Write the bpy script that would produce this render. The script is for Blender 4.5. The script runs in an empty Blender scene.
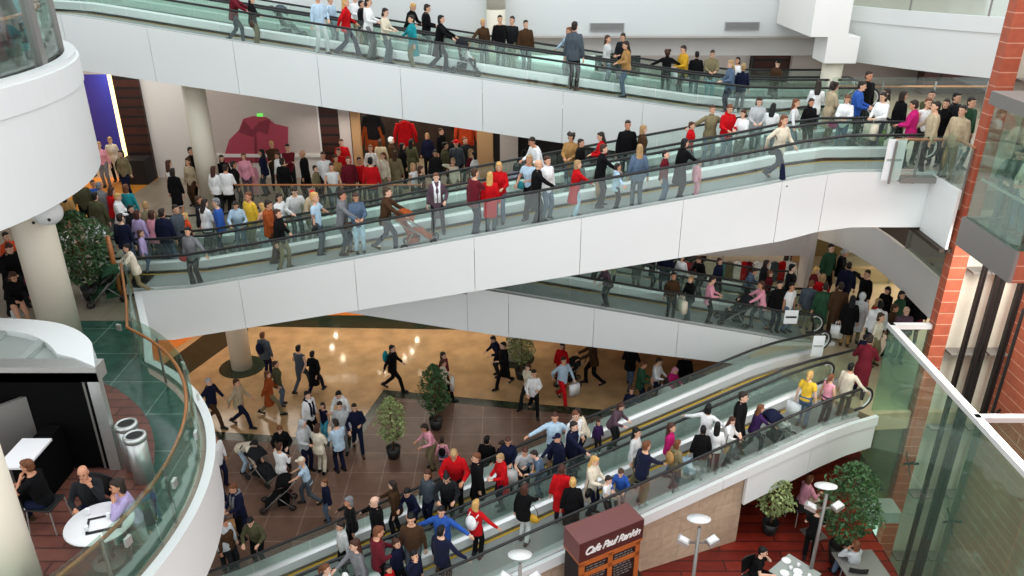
import bpy, bmesh, math, random
from mathutils import Vector, Matrix, Euler
random.seed(7)
PI = math.pi
sc = bpy.context.scene
COL = sc.collection

# ------------------------------------------------------------------ camera
F = 798.0; TH = math.radians(25); SN = math.sin(TH); CS = math.cos(TH); H = 14.4
cd = bpy.data.cameras.new('camera'); cam = bpy.data.objects.new('camera', cd); COL.objects.link(cam)
cam.location = (0, 0, H); cam.rotation_euler = (PI/2 - TH, 0, 0)
cd.sensor_width = 36.0; cd.lens = F/1024*36.0; cd.clip_end = 300
sc.camera = cam
# distances measured in the photograph: where the sight line through a point meets a level or an upright plane
def ray(px, py):
    u = (px-512)/F; v = (py-288)/F
    return (u, CS-v*SN, -SN-v*CS)
def onY(px, py, Y):
    r = ray(px, py); t = Y/r[1]; return Vector((r[0]*t, Y, H+r[2]*t))
def onZ(px, py, z):
    r = ray(px, py); t = (z-H)/r[2]; return Vector((r[0]*t, r[1]*t, z))

# levels
LH, M1, M2, M3 = 2.8, 5.5, 8.72, 11.75

# ------------------------------------------------------------------ colours
def lin(c): return c/12.92 if c <= .04045 else ((c+.055)/1.055)**2.4
def hx(s):
    s = s.lstrip('#'); return tuple(lin(int(s[i:i+2], 16)/255) for i in (0, 2, 4)) + (1.0,)
PAL = dict(black='0d0d0f', charcoal='202225', grey='77797c', silver='b4b8ba', white='eceeee', cream='dcd3bd', beige='b5a588',
  khaki='7e7558', olive='4d4d36', brown='45301f', tan='a8814f', rust='9a4a22', orange='d8502a', red='bd1219', maroon='651a26', pink='e79fb0',
  magenta='b8206a', purple='3b2450', lavender='b4a3cf', navy='151a32', blue='2f58a8', denim='56697f', teal='218b93', cyan='4fb4cf',
  green='2a4a35', lime='8fae4a', yellow='e0b83a', mustard='c79a2c', peach='e3a78d', plum='5b4852', slate='4b545c', light_blue='b5cfe2', pale_grey='cfd3d2',
  blond='c9a060', ginger='6e432a', dark='2a201a', auburn='472a1f', fair='a8895e')
def pal(n): return hx(PAL[n])

# ------------------------------------------------------------------ materials
MATS = {}
def node_mat(name):
    m = bpy.data.materials.new(name); m.use_nodes = True
    nt = m.node_tree; b = nt.nodes['Principled BSDF']; MATS[name] = m
    return m, nt, b
def mat(name, col, rough=.5, metal=0.0, noise=0.0, nscale=6.0, bump=0.0, bscale=60.0, spec=.5, emit=0.0, stretch=None, coat=0.0):
    m, nt, b = node_mat(name)
    c = hx(col) if isinstance(col, str) else col
    b.inputs['Base Color'].default_value = c; b.inputs['Roughness'].default_value = rough
    b.inputs['Metallic'].default_value = metal; b.inputs['Specular IOR Level'].default_value = spec
    b.inputs['Coat Weight'].default_value = coat
    tc = nt.nodes.new('ShaderNodeTexCoord'); src = tc.outputs['Object']
    if stretch:
        mp = nt.nodes.new('ShaderNodeMapping'); mp.inputs['Scale'].default_value = stretch
        nt.links.new(src, mp.inputs['Vector']); src = mp.outputs['Vector']
    if noise > 0:
        n = nt.nodes.new('ShaderNodeTexNoise'); n.inputs['Scale'].default_value = nscale; n.inputs['Detail'].default_value = 4
        nt.links.new(src, n.inputs['Vector'])
        r = nt.nodes.new('ShaderNodeValToRGB'); r.color_ramp.elements[0].position = .3; r.color_ramp.elements[1].position = .7
        r.color_ramp.elements[0].color = tuple(x*(1-noise) for x in c[:3])+(1,); r.color_ramp.elements[1].color = tuple(min(1, x*(1+noise)) for x in c[:3])+(1,)
        nt.links.new(n.outputs['Fac'], r.inputs['Fac']); nt.links.new(r.outputs['Color'], b.inputs['Base Color'])
    if bump > 0:
        n = nt.nodes.new('ShaderNodeTexNoise'); n.inputs['Scale'].default_value = bscale
        nt.links.new(src, n.inputs['Vector'])
        bp = nt.nodes.new('ShaderNodeBump'); bp.inputs['Strength'].default_value = bump; bp.inputs['Distance'].default_value = .02
        nt.links.new(n.outputs['Fac'], bp.inputs['Height']); nt.links.new(bp.outputs['Normal'], b.inputs['Normal'])
    if emit > 0:
        b.inputs['Emission Color'].default_value = c; b.inputs['Emission Strength'].default_value = emit
    return m
def tile_mat(name, c1, c2, mortar, w, h, rough=.3, msize=.015, offset=0.0, swap=None, noise=.25, nscale=3.0, axes='xy'):
    m, nt, b = node_mat(name)
    tc = nt.nodes.new('ShaderNodeTexCoord'); sp = nt.nodes.new('ShaderNodeSeparateXYZ'); cb = nt.nodes.new('ShaderNodeCombineXYZ')
    nt.links.new(tc.outputs['Object'], sp.inputs[0])
    nt.links.new(sp.outputs[axes[0].upper()], cb.inputs[0]); nt.links.new(sp.outputs[axes[1].upper()], cb.inputs[1])
    br = nt.nodes.new('ShaderNodeTexBrick'); nt.links.new(cb.outputs[0], br.inputs['Vector'])
    br.offset = offset; br.inputs['Scale'].default_value = 1.0; br.inputs['Brick Width'].default_value = w; br.inputs['Row Height'].default_value = h
    br.inputs['Mortar Size'].default_value = msize; br.inputs['Mortar Smooth'].default_value = .2; br.inputs['Bias'].default_value = 0
    br.inputs['Color1'].default_value = hx(c1); br.inputs['Color2'].default_value = hx(c2); br.inputs['Mortar'].default_value = hx(mortar)
    n = nt.nodes.new('ShaderNodeTexNoise'); n.inputs['Scale'].default_value = nscale; n.inputs['Detail'].default_value = 5
    nt.links.new(tc.outputs['Object'], n.inputs['Vector'])
    mr = nt.nodes.new('ShaderNodeMapRange'); mr.inputs['From Min'].default_value = .25; mr.inputs['From Max'].default_value = .75
    mr.inputs['To Min'].default_value = 1-noise; mr.inputs['To Max'].default_value = 1+noise
    nt.links.new(n.outputs['Fac'], mr.inputs['Value'])
    mx = nt.nodes.new('ShaderNodeVectorMath'); mx.operation = 'SCALE'
    nt.links.new(br.outputs['Color'], mx.inputs[0]); nt.links.new(mr.outputs[0], mx.inputs['Scale'])
    nt.links.new(mx.outputs[0], b.inputs['Base Color']); b.inputs['Roughness'].default_value = rough
    return m
def glass_mat(name, tint, gloss=.08, haze=0.0, hcol='dfeee8', gmax=.3):
    m = bpy.data.materials.new(name); m.use_nodes = True; nt = m.node_tree; nt.nodes.clear(); MATS[name] = m
    o = nt.nodes.new('ShaderNodeOutputMaterial'); t = nt.nodes.new('ShaderNodeBsdfTransparent'); g = nt.nodes.new('ShaderNodeBsdfGlossy')
    t.inputs['Color'].default_value = hx(tint); g.inputs['Roughness'].default_value = .03; g.inputs['Color'].default_value = (1, 1, 1, 1)
    fr = nt.nodes.new('ShaderNodeLayerWeight'); fr.inputs['Blend'].default_value = .25
    mr = nt.nodes.new('ShaderNodeMapRange'); mr.inputs['To Min'].default_value = gloss; mr.inputs['To Max'].default_value = gmax
    nt.links.new(fr.outputs['Fresnel'], mr.inputs['Value'])
    mx = nt.nodes.new('ShaderNodeMixShader'); nt.links.new(mr.outputs[0], mx.inputs['Fac']); nt.links.new(t.outputs[0], mx.inputs[1]); nt.links.new(g.outputs[0], mx.inputs[2])
    out = mx.outputs[0]
    if haze > 0:
        d = nt.nodes.new('ShaderNodeBsdfDiffuse'); d.inputs['Color'].default_value = hx(hcol)
        m2 = nt.nodes.new('ShaderNodeMixShader'); m2.inputs['Fac'].default_value = haze
        nt.links.new(out, m2.inputs[1]); nt.links.new(d.outputs[0], m2.inputs[2]); out = m2.outputs[0]
    nt.links.new(out, o.inputs['Surface'])
    return m
def objcol_mat(name, rough=.8, bump=.4, bscale=14.0, vary=.12, sheen=0.0, spec=.3):
    """the thing's own colour (Object Info) with a little cloth-like variation and folds"""
    m, nt, b = node_mat(name)
    oi = nt.nodes.new('ShaderNodeObjectInfo'); tc = nt.nodes.new('ShaderNodeTexCoord')
    n = nt.nodes.new('ShaderNodeTexNoise'); n.inputs['Scale'].default_value = bscale; n.inputs['Detail'].default_value = 3
    mp = nt.nodes.new('ShaderNodeMapping'); mp.inputs['Scale'].default_value = (1, 1, .45)
    nt.links.new(tc.outputs['Object'], mp.inputs[0]); nt.links.new(mp.outputs[0], n.inputs['Vector'])
    mr = nt.nodes.new('ShaderNodeMapRange'); mr.inputs['From Min'].default_value = .3; mr.inputs['From Max'].default_value = .7
    mr.inputs['To Min'].default_value = 1-vary; mr.inputs['To Max'].default_value = 1+vary
    nt.links.new(n.outputs['Fac'], mr.inputs['Value'])
    mx = nt.nodes.new('ShaderNodeVectorMath'); mx.operation = 'SCALE'
    nt.links.new(oi.outputs['Color'], mx.inputs[0]); nt.links.new(mr.outputs[0], mx.inputs['Scale'])
    nt.links.new(mx.outputs[0], b.inputs['Base Color']); b.inputs['Roughness'].default_value = rough
    b.inputs['Specular IOR Level'].default_value = spec; b.inputs['Sheen Weight'].default_value = sheen
    if bump > 0:
        bp = nt.nodes.new('ShaderNodeBump'); bp.inputs['Strength'].default_value = bump; bp.inputs['Distance'].default_value = .03
        nt.links.new(n.outputs['Fac'], bp.inputs['Height']); nt.links.new(bp.outputs['Normal'], b.inputs['Normal'])
    return m

MWHITE = mat('white_cladding', 'dfe3e2', .38, noise=.012, nscale=.6)
MWHITE2 = mat('white_plaster', 'f0eeea', .6, noise=.02, nscale=.8)
MPINKGREY = mat('warm_grey_plaster', 'cfc4bd', .6, noise=.02)
MCREAM = mat('cream_column_paint', 'e2dcc9', .45, noise=.02, nscale=1)
MMARBLE = mat('tan_marble', 'c09c70', .12, noise=.2, nscale=1.6, coat=.0, spec=.7)
MPLAZA = tile_mat('brown_tiles', '654a3d', '715546', '8f7869', .92, .92, .35, .012, noise=.22, nscale=2.5)
MDGREEN = mat('dark_green_marble', '2c3527', .2, noise=.3, nscale=4)
MGREENM = tile_mat('green_marble_tiles', '2d5147', '34594d', '6f8a7d', 1.2, 1.2, .15, .012, noise=.35, nscale=5)
MPINKT = tile_mat('red_stone_tiles', '7f5247', '6b4037', '4f322b', 1.3, .28, .3, .02, offset=.37, noise=.2, nscale=4)
MDECKR = tile_mat('red_wood_deck', '8c2c1c', '64180f', '2a0c08', 2.6, .34, .4, .02, offset=.43, noise=.3, nscale=3)
MBRICK = tile_mat('red_sandstone_blocks', 'a8573e', '9c4c34', 'c48f78', 4.0, .30, .75, .012, offset=.5, noise=.15, nscale=6, axes='yz')
MBRICKX = tile_mat('red_sandstone_blocks_front', 'a8573e', '9c4c34', 'c48f78', 4.0, .30, .75, .012, offset=.5, noise=.15, nscale=6, axes='xz')
MSTONE = tile_mat('beige_stone_wall', 'bda68d', 'ae977e', 'a38d77', .9, .45, .7, .008, offset=.5, noise=.14, nscale=7, axes='xz')
MCREAMW = mat('cream_shaft_wall', 'cfc8b8', .6, noise=.05, nscale=2)
MSTEEL = mat('brushed_steel', 'c6cac7', .35, .7, noise=.04, nscale=10)
MSTEELD = mat('dull_steel_band', '8d8a86', .5, .6)
MSILVER = mat('bright_skirt_metal', 'e4e6e6', .3, .4)
MALU = mat('grey_green_decking', 'a7b0ab', .45, .2)
MTREAD = mat('grooved_tread', '8e9391', .6, .1, bump=.3, bscale=90)
MYELLOW = mat('yellow_edge_line', 'c9a430', .5)
MSKIRTB = mat('brown_brush_skirt', '6d624c', .7)
MRUBBER = mat('black_handrail_rubber', '121314', .45)
MBLACK = mat('black_paint', '0c0c0d', .5)
MVOID = mat('unlit_black_panel', '060607', .85, spec=.1)
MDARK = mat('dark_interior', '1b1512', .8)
MWOOD = mat('warm_wood_rail', 'a5683a', .4, noise=.15, nscale=8, stretch=(1, 1, 6))
MDWOOD = tile_mat('dark_slatted_wood', '4a1f12', '3a170d', '120806', 3.0, .34, .5, .05, noise=.25, axes='xz')
MBROWNP = mat('brown_painted_panel', '4c2422', .45)
MSIGNTOP = mat('maroon_sign_lid', '6e4240', .5)
MORANGEW = mat('orange_wood_frame', 'b0602c', .45, noise=.1, nscale=8)
MLETTER = mat('white_lettering', 'eeeeea', .5)
MBOARD = mat('black_menu_board', '141414', .35)
MCHALK = mat('menu_text_lines', '8f8f8c', .6)
MTABLE = mat('white_table_laminate', 'f2f2f4', .3)
MBLUEW = mat('blue_shop_glow_wall', '2434a8', .5)
MORANGEF = mat('orange_shop_glow_wall', 'd77a2c', .6, noise=.1)
MTANP = mat('tan_shop_panel', 'c39a6c', .6)
MLIT = mat('lit_cream_jamb', 'ffe0a0', .5, emit=2.0)
MLAMP = mat('lamp_lens', 'fff2d8', .5, emit=40.0)
MSHIRT = mat('pink_shirt_print', 'b8485c', .7, noise=.04)
MSHIRTD = mat('pink_shirt_fold', '8f3346', .7)
MGRILLE = mat('grey_vent_slats', 'a6a8a6', .5)
MEXIT = mat('green_exit_light', '6fdf60', .5, emit=.8)
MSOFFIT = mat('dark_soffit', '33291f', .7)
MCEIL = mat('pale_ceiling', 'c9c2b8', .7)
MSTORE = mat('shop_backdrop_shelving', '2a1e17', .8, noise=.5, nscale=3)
MGLASS = glass_mat('clear_green_glass', 'f3faf7', .03, .02)
MGLASSD = glass_mat('deep_green_glass', 'e4f2eb', .04, .03, 'cfe6db')
MGLASSE = glass_mat('shaft_glass', 'e9f6ef', .03, .05, 'b4dcc9', .10)
MLEAF = [mat('leaf_dark', '35582c', .5, noise=.5, nscale=9), mat('leaf_pale', '8c9a62', .55, noise=.4, nscale=9)]
MTRUNK = mat('trunk_bark', '6b4d33', .8)
MPOT = mat('black_plant_pot', '1c1c1c', .5)
MSOIL = mat('pot_soil', '2b1d12', .9)
MPAPER = mat('white_paper_notice', 'e9ecee', .6)
MCLOTH = objcol_mat('fabric', .9, .6, 14, .18, 0, .15)
MKNIT = objcol_mat('knit_fabric', .92, .4, 30, .12, .05, .15)
MHAIR = objcol_mat('hair_strands', .55, .6, 40, .35)
MSKIN = objcol_mat('skin', .55, .05, 10, .04, 0, .4)
MLEATH = objcol_mat('leather', .45, .15, 20, .08)
MPAPERB = objcol_mat('bag_paper', .7, .2, 6, .05)
MEYE = mat('eye_dark', '16110f', .3)
MLIP = mat('lip', '8f4a44', .5)

# ------------------------------------------------------------------ mesh builder
class MB:
    def __init__(s): s.v = []; s.f = []; s.m = []; s.mi = 0
    def add(s, vs, fs):
        b = len(s.v); s.v += [tuple(v) for v in vs]
        for f in fs: s.f.append([b+i for i in f]); s.m.append(s.mi)
        return s
    def box(s, x0, x1, y0, y1, z0, z1):
        return s.add([(x0,y0,z0),(x1,y0,z0),(x1,y1,z0),(x0,y1,z0),(x0,y0,z1),(x1,y0,z1),(x1,y1,z1),(x0,y1,z1)],
              [(0,3,2,1),(4,5,6,7),(0,1,5,4),(1,2,6,5),(2,3,7,6),(3,0,4,7)])
    def obox(s, c, sx, sy, sz, M=None, rz=0):
        R = M or Matrix.Rotation(rz, 3, 'Z'); c = Vector(c)
        vs = [c + R @ Vector((a*sx/2, b*sy/2, d*sz/2)) for d in (-1,1) for a,b in ((-1,-1),(1,-1),(1,1),(-1,1))]
        return s.add(vs, [(0,3,2,1),(4,5,6,7),(0,1,5,4),(1,2,6,5),(2,3,7,6),(3,0,4,7)])
    def rings(s, rs, cap=True, closed=False):
        n = len(rs[0]); b = len(s.v)
        for r in rs: s.v += [tuple(p) for p in r]
        k = len(rs)
        for i in range(k if closed else k-1):
            for j in range(n):
                a0 = b+i*n; a1 = b+((i+1)%k)*n
                s.f.append([a0+j, a0+(j+1)%n, a1+(j+1)%n, a1+j]); s.m.append(s.mi)
        if cap and not closed:
            s.f.append([b+j for j in range(n)][::-1]); s.m.append(s.mi)
            s.f.append([b+(k-1)*n+j for j in range(n)]); s.m.append(s.mi)
        return s
    def tube(s, pts, r, n=8, closed=False):
        pts = [Vector(p) for p in pts]; rs = []; K = len(pts); up = None
        for i, p in enumerate(pts):
            if closed: t = (pts[(i+1)%K]-pts[i-1])
            else: t = (pts[min(i+1, K-1)]-pts[max(i-1, 0)])
            if t.length < 1e-9: t = Vector((0,0,1))
            t.normalize()
            if up is None:
                up = Vector((0,0,1)) if abs(t.z) < .9 else Vector((1,0,0))
            a = t.cross(up).normalized(); up = a.cross(t).normalized()
            rr = r[i] if isinstance(r, (list, tuple)) else r
            ra, rb = rr if isinstance(rr, tuple) else (rr, rr)
            rs.append([p + a*(math.cos(2*PI*j/n)*ra) + up*(math.sin(2*PI*j/n)*rb) for j in range(n)])
        return s.rings(rs, True, closed)
    def lathe(s, prof, c=(0,0,0), n=24):
        c = Vector(c)
        return s.rings([[c+Vector((math.cos(2*PI*j/n)*r, math.sin(2*PI*j/n)*r, z)) for j in range(n)] for r, z in prof])
    def ell(s, c, rx, ry, rz, n=12, k=8, M=None):
        c = Vector(c); R = M or Matrix.Identity(3); rs = []
        for i in range(k+1):
            a = -PI/2+PI*i/k; a = max(-PI/2+.12, min(PI/2-.12, a))
            rs.append([c + R @ Vector((rx*math.cos(a)*math.cos(2*PI*j/n), ry*math.cos(a)*math.sin(2*PI*j/n), rz*math.sin(a))) for j in range(n)])
        return s.rings(rs)
    def prism(s, poly, z0, z1):
        """plan outline poly [(x,y)] raised from z0 to z1"""
        n = len(poly)
        return s.add([(x,y,z0) for x,y in poly]+[(x,y,z1) for x,y in poly],
            [list(range(n))[::-1], list(range(n, 2*n))]+[(i,(i+1)%n,n+(i+1)%n,n+i) for i in range(n)])
    def prismY(s, poly, y0, y1):
        n = len(poly)
        return s.add([(x,y0,z) for x,z in poly]+[(x,y1,z) for x,z in poly],
            [list(range(n)), list(range(n, 2*n))[::-1]]+[(i,n+i,n+(i+1)%n,(i+1)%n) for i in range(n)])
    def mesh(s, name, mats, smooth=False):
        me = bpy.data.meshes.new(name); me.from_pydata(s.v, [], s.f)
        for m in (mats if isinstance(mats, (list, tuple)) else [mats]): me.materials.append(m)
        if any(s.m): me.polygons.foreach_set('material_index', s.m)
        if smooth: me.polygons.foreach_set('use_smooth', [True]*len(me.polygons))
        me.update(); return me
    def obj(s, name, mats, parent=None, smooth=False, bevel=0):
        me = s.mesh(name, mats, smooth); fixn(me)
        o = bpy.data.objects.new(name, me); COL.objects.link(o)
        if parent: o.parent = parent
        if bevel:
            bv = o.modifiers.new('soft_edge', 'BEVEL'); bv.width = bevel; bv.segments = 2; bv.limit_method = 'ANGLE'
        return o
def fixn(me):
    bm = bmesh.new(); bm.from_mesh(me); bmesh.ops.recalc_face_normals(bm, faces=bm.faces); bm.to_mesh(me); bm.free()
def struct(o): o['kind'] = 'structure'; return o
def tag(o, label, cat, group=None, kind=None):
    o['label'] = label; o['category'] = cat
    if group: o['group'] = group
    if kind: o['kind'] = kind
    return o
def empty(name, loc, label=None, cat=None, group=None, rz=0):
    o = bpy.data.objects.new(name, None); COL.objects.link(o); o.location = loc; o.rotation_euler = (0,0,rz); o.empty_display_size = .2
    if label: tag(o, label, cat, group)
    return o
def copy_tree(o, parent=None):
    c = o.copy(); COL.objects.link(c); c.parent = parent
    for ch in list(o.children): copy_tree(ch, c)
    return c

# ================================================================== walkways
class Walk:
    def __init__(s, P0, ang, top): s.P = Vector((P0[0], P0[1])); s.d = Vector((math.cos(ang), math.sin(ang))); s.n = Vector((-s.d.y, s.d.x)); s.top = top; s.ang = ang
    def T(s, q):
        t = s.top
        if q <= t[0][0]: return t[0][1]
        for (a, za), (b, zb) in zip(t, t[1:]):
            if q <= b: return za+(zb-za)*(q-a)/(b-a)
        return t[-1][1]
    def pt(s, q, l, h=0):
        p = s.P + s.d*q + s.n*l; return Vector((p.x, p.y, s.T(q)+h))
    def qs(s, a, b): return [a]+[q for q, _ in s.top if a+.05 < q < b-.05]+[b]
    def sweep(s, mb, a, b, prof):
        mb.rings([[s.pt(q, l, h) for l, h in prof] for q in s.qs(a, b)]); return mb
WB = Walk((0, 18.7), 0, [(-11.7,5.62),(-9.7,5.62),(-8.3,5.72),(-6.57,6.02),(0,7.3),(6.0,8.44),(7.0,8.66),(8.0,8.80),(10.3,8.82)])
WA = Walk((0, 24.5), 0, [(-17,11.85),(-13.9,11.85),(-12.9,11.78),(-12.06,11.66),(-7.77,10.98),(0,9.8),(5.78,8.98),(7.3,8.83),(8.6,8.80),(11.4,8.80)])
WC = Walk((0, 20.9), 0, [(-1.3,4.72),(0,4.49),(7.4,3.12),(8.3,2.93),(8.9,2.9),(9.6,2.9)])
WD = Walk((7.76, 16.43), math.radians(22), [(-16.2,.1),(-14.8,.1),(-14.0,.18),(-1.0,2.65),(0,2.83),(.8,2.9),(3.2,2.92)])
LANES = {'1': (.05, .14, 1.30, 1.55), '2': (1.86, 1.95, 3.12, 3.40)}
def walkway(W, lane, a, b, label, ends=(True, True), group=None, post=1.3, loops=(.9, .9)):
    l0, la, lb, l1 = LANES[lane] if (W is not WD or lane == '1') else (1.64, 1.73, 2.86, 3.14)
    t = empty('moving_walkway', W.pt((a+b)/2, (l0+l1)/2, -.12), label, 'moving walkway', group)
    org = t.location.copy()
    def fin(mb, name, m, par=t, sm=False):
        mb.v = [tuple(Vector(v)-org) for v in mb.v]; return mb.obj(name, m, par, sm)
    mb = MB(); W.sweep(mb, a, b, [(la,-.3),(lb,-.3),(lb,-.12),(la,-.12)]); fin(mb, 'tread_deck', MTREAD)
    mb = MB(); W.sweep(mb, a, b, [(lb,-.12),(lb+.02,-.12),(lb+.02,-.03),(lb,-.03)]); fin(mb, 'brush_strip', MSKIRTB)
    mb = MB(); W.sweep(mb, a, b, [(lb-.07,-.118),(lb-.01,-.118),(lb-.01,-.112),(lb-.07,-.112)]); fin(mb, 'edge_line', MYELLOW)
    for k in (0, 1):
        if k: prof = [(lb,-.03),(lb+.02,.18),(lb+.10,.22),(lb+.17,.22),(lb+.25,.14),(lb+.25,-.3),(lb,-.3)]
        else: prof = [(l0-.03,-.3),(la,-.3),(la,.0),(l0-.03,.02)]
        mb = MB(); W.sweep(mb, a, b, prof); fin(mb, 'balustrade_skirt', MSILVER)
        lg = (l0+.03) if not k else lb+.13
        gb = .02 if not k else .2
        rh = .74 if (W is WD and lane == '2' and k) else .85
        n = max(1, int((b-a)/post)); mb = MB()
        for i in range(n):
            q0 = a+(b-a)*i/n+.012; q1 = a+(b-a)*(i+1)/n-.012
            mb.rings([[W.pt(q, lg, gb), W.pt(q, lg+.014, gb), W.pt(q, lg+.014, rh-.03), W.pt(q, lg, rh-.03)] for q in W.qs(q0, q1)])
        g = fin(mb, 'glass_balustrade', MGLASS)
        # handrail with its rounded ends
        pts = [W.pt(q, lg+.007, rh) for q in W.qs(a, b)]
        R = .30
        def arc(q, sgn):
            out = []
            for i in range(1, 10):
                th = PI*i/10
                p = W.pt(q, lg+.007, rh-R+R*math.cos(th)); d = W.d*(sgn*R*math.sin(th)*1.1); out.append(p+Vector((d.x, d.y, 0)))
            out.append(W.pt(q-sgn*.15, lg+.007, rh-2*R)); return out
        if ends[1]: pts += arc(b, 1)
        if ends[0]: pts = arc(a, -1)[::-1]+pts
        mb = MB(); mb.tube(pts, .036, 6); fin(mb, 'handrail', MRUBBER, t, True)
        for e, (q, sgn) in enumerate(((a, -1), (b, 1))):
            if not ends[e]: continue
            arcp_ = [W.pt(q, lg+.007, rh-.05)]+arc(q, sgn)[:-1]
            cpt = W.pt(q, lg+.007, rh-R)
            inner = [cpt+(p-cpt)*.86 for p in arcp_]
            mb = MB(); mb.tube(inner, .02, 5); fin(mb, 'end_trim', MSILVER, t, True)
            mb = MB(); ctr = cpt
            fan = [Vector((0,0,0))]; m = len(inner)
            nn = Vector((W.n.x, W.n.y, 0))*.008
            mb.add([p-nn for p in inner]+[p+nn for p in inner], [list(range(m)), list(range(m, 2*m))[::-1]]+[(i, i+m, i+m+1, i+1) for i in range(m-1)])
            fin(mb, 'end_glass', MGLASS)
    return t
def between(W, a, b, l0, l1, h, name='trim_1'):
    mb = MB(); W.sweep(mb, a, b, [(l0,-.3),(l1,-.3),(l1,h),(l0,h)]); return struct(mb.obj(name, MALU))
def cladding(W, bot, a, b, joints, name, m=MWHITE, l=0.0, th=.10, toph=.0):
    """white side cladding in panels with open joints; bot gives the lower edge"""
    def Bz(q):
        if q <= bot[0][0]: return bot[0][1]
        for (x, z), (x2, z2) in zip(bot, bot[1:]):
            if q <= x2: return z+(z2-z)*(q-x)/(x2-x)
        return bot[-1][1]
    mb = MB(); js = [a]+[j for j in joints if a < j < b]+[b]
    for q0, q1 in zip(js, js[1:]):
        e0 = .006 if q0 > a else 0; e1 = .006 if q1 < b else 0
        qq = sorted(set([q0+e0, q1-e1]+[x for x, _ in W.top+bot if q0+.03 < x < q1-.03]+[q0+e0+(q1-q0-e0-e1)*k/4 for k in (1,2,3)]))
        rs = []
        for q in qq:
            A = W.pt(q, l-th, toph); B_ = W.pt(q, l, toph); A2 = A.copy(); B2 = B_.copy(); A2.z = B2.z = Bz(q)
            rs.append([A, B_, B2, A2])
        mb.rings(rs)
    return struct(mb.obj(name, m))
BB = [(-9.95,4.2),(-8.98,4.21),(-6.77,4.6),(0,5.8),(6.74,7.02),(7.6,7.27),(8.43,7.39),(10.3,7.39)]
BA = [(-17,10.25),(-13,10.22),(-7.8,9.43),(0,8.22),(5.93,7.35),(7.6,7.25),(11.4,7.25)]
BC = [(-4.9,3.93),(-0.18,3.11),(6.74,2.17),(7.6,2.05),(9.6,2.05)]
joint = [-7.0,-4.0,-.95,1.72,4.2,6.55,7.62]
cladding(WB, BB, -9.95, 10.25, joint, 'wall_front')
cladding(WA, BA, -17, 11.3, [x*2.45-.9 for x in range(-7, 5)], 'wall_middle')
WCt = Walk((0, 20.9), 0, [(-4.9,4.5),(-1.3,4.5)]+WC.top)
cladding(WC, BC, -1.3, 9.6, [-.1, 2.4, 4.9, 7.4], 'wall_middle')
mb = MB(); mb.prismY([(-4.9,3.93),(-1.31,3.30),(-1.31,4.5),(-4.9,4.5)], 20.8, 20.9); struct(mb.obj('wall_middle', MWHITE))
def soffit(W, bot, a, b, l0, l1, name, m, up=.05):
    mb = MB(); rs = []
    qq = [a]+[x for x, _ in bot if a < x < b]+[b]
    for q in qq:
        z = bot[0][1]
        for (x, z1), (x2, z2) in zip(bot, bot[1:]):
            if x <= q <= x2: z = z1+(z2-z1)*(q-x)/(x2-x)
        p = [W.pt(q, l) for l in (l0, l1)]
        rs.append([Vector((p[0].x,p[0].y,z+up)), Vector((p[1].x,p[1].y,z+up)), Vector((p[1].x,p[1].y,z+up+.08)), Vector((p[0].x,p[0].y,z+up+.08))])
    mb.rings(rs); return struct(mb.obj(name, m))
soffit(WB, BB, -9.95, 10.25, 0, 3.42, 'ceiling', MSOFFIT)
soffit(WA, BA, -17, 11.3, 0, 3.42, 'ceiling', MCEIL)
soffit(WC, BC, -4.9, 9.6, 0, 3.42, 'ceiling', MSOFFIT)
for W, a, b in ((WB,-9.95,10.25),(WA,-17,11.3),(WC,-1.3,9.5)):
    between(W, a, b, 1.56, 1.82, .10); between(W, a, b, 3.38, 3.46, .10)
    between(W, a, b, -.095, .01, .005)
    mb = MB(); W.sweep(mb, a, b, [(3.40,-1.1),(3.48,-1.1),(3.48,.1),(3.40,.1)]); struct(mb.obj('wall_rear', MWHITE2))
g = 'pairs of moving walkways crossing the atrium'
walkway(WB, '1', -11.2, 9.9, 'front lane of the long white-clad moving walkway through the middle of the atrium', group=g)
walkway(WB, '2', -11.2, 9.6, 'rear lane of the long moving walkway through the middle of the atrium', group=g)
walkway(WA, '1', -16.5, 10.9, 'front lane of the topmost moving walkway below the vents', (False, True), g)
walkway(WA, '2', -16.5, 10.9, 'rear lane of the topmost moving walkway below the vents', (False, True), g)
walkway(WC, '1', -1.2, 8.9, 'front lane of the short walkway coming down under the middle one', (False, True), g)
walkway(WC, '2', -1.2, 9.1, 'rear lane of the short walkway coming down under the middle one', (False, True), g)
walkway(WD, '1', -15.0, 1.1, 'front lane of the lowest walkway, beside the cafe menu board', group=g)
walkway(WD, '2', -15.0, 2.4, 'rear lane of the lowest walkway, beside the brown tiled plaza', group=g)
between(WD, -15.6, 1.6, 1.56, 1.60, .10); between(WD, -15.6, 2.2, 3.13, 3.42, .10)
# lowest walkway: white band, deep white panel at its upper end, stone wall below
cladding(WD, [(q, WD.T(q)-.27) for q in (-15.6,-14.8,-14,-1,0,.8,1.6)], -15.6, 1.62, [-12,-9,-6,-3,0], 'wall_right', l=0)
sD = -2.25
cladding(WD, [(sD, WD.T(sD)-1.15),(-1,1.55),(0,1.78),(.8,1.9),(1.6,1.92)], sD, 1.62, [-.4], 'wall_right', l=.03, th=.09, toph=-.28)
mb = MB(); qq = [-15.6,-14.8,-14,-8,sD+.03]
mb.rings([[Vector((*W2, z)) for W2, z in ((tuple(WD.pt(q, 0.06)[:2]), 0), (tuple(WD.pt(q, .30)[:2]), 0), (tuple(WD.pt(q, .30)[:2]), WD.T(q)-.28), (tuple(WD.pt(q, .06)[:2]), WD.T(q)-.28))] for q in qq])
struct(mb.obj('wall_right', MSTONE))
mb = MB(); WD.sweep(mb, -15.6, 1.2, [(3.40,-3.2),(3.46,-3.2),(3.46,.1),(3.40,.1)]); struct(mb.obj('wall_rear', MALU))
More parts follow.
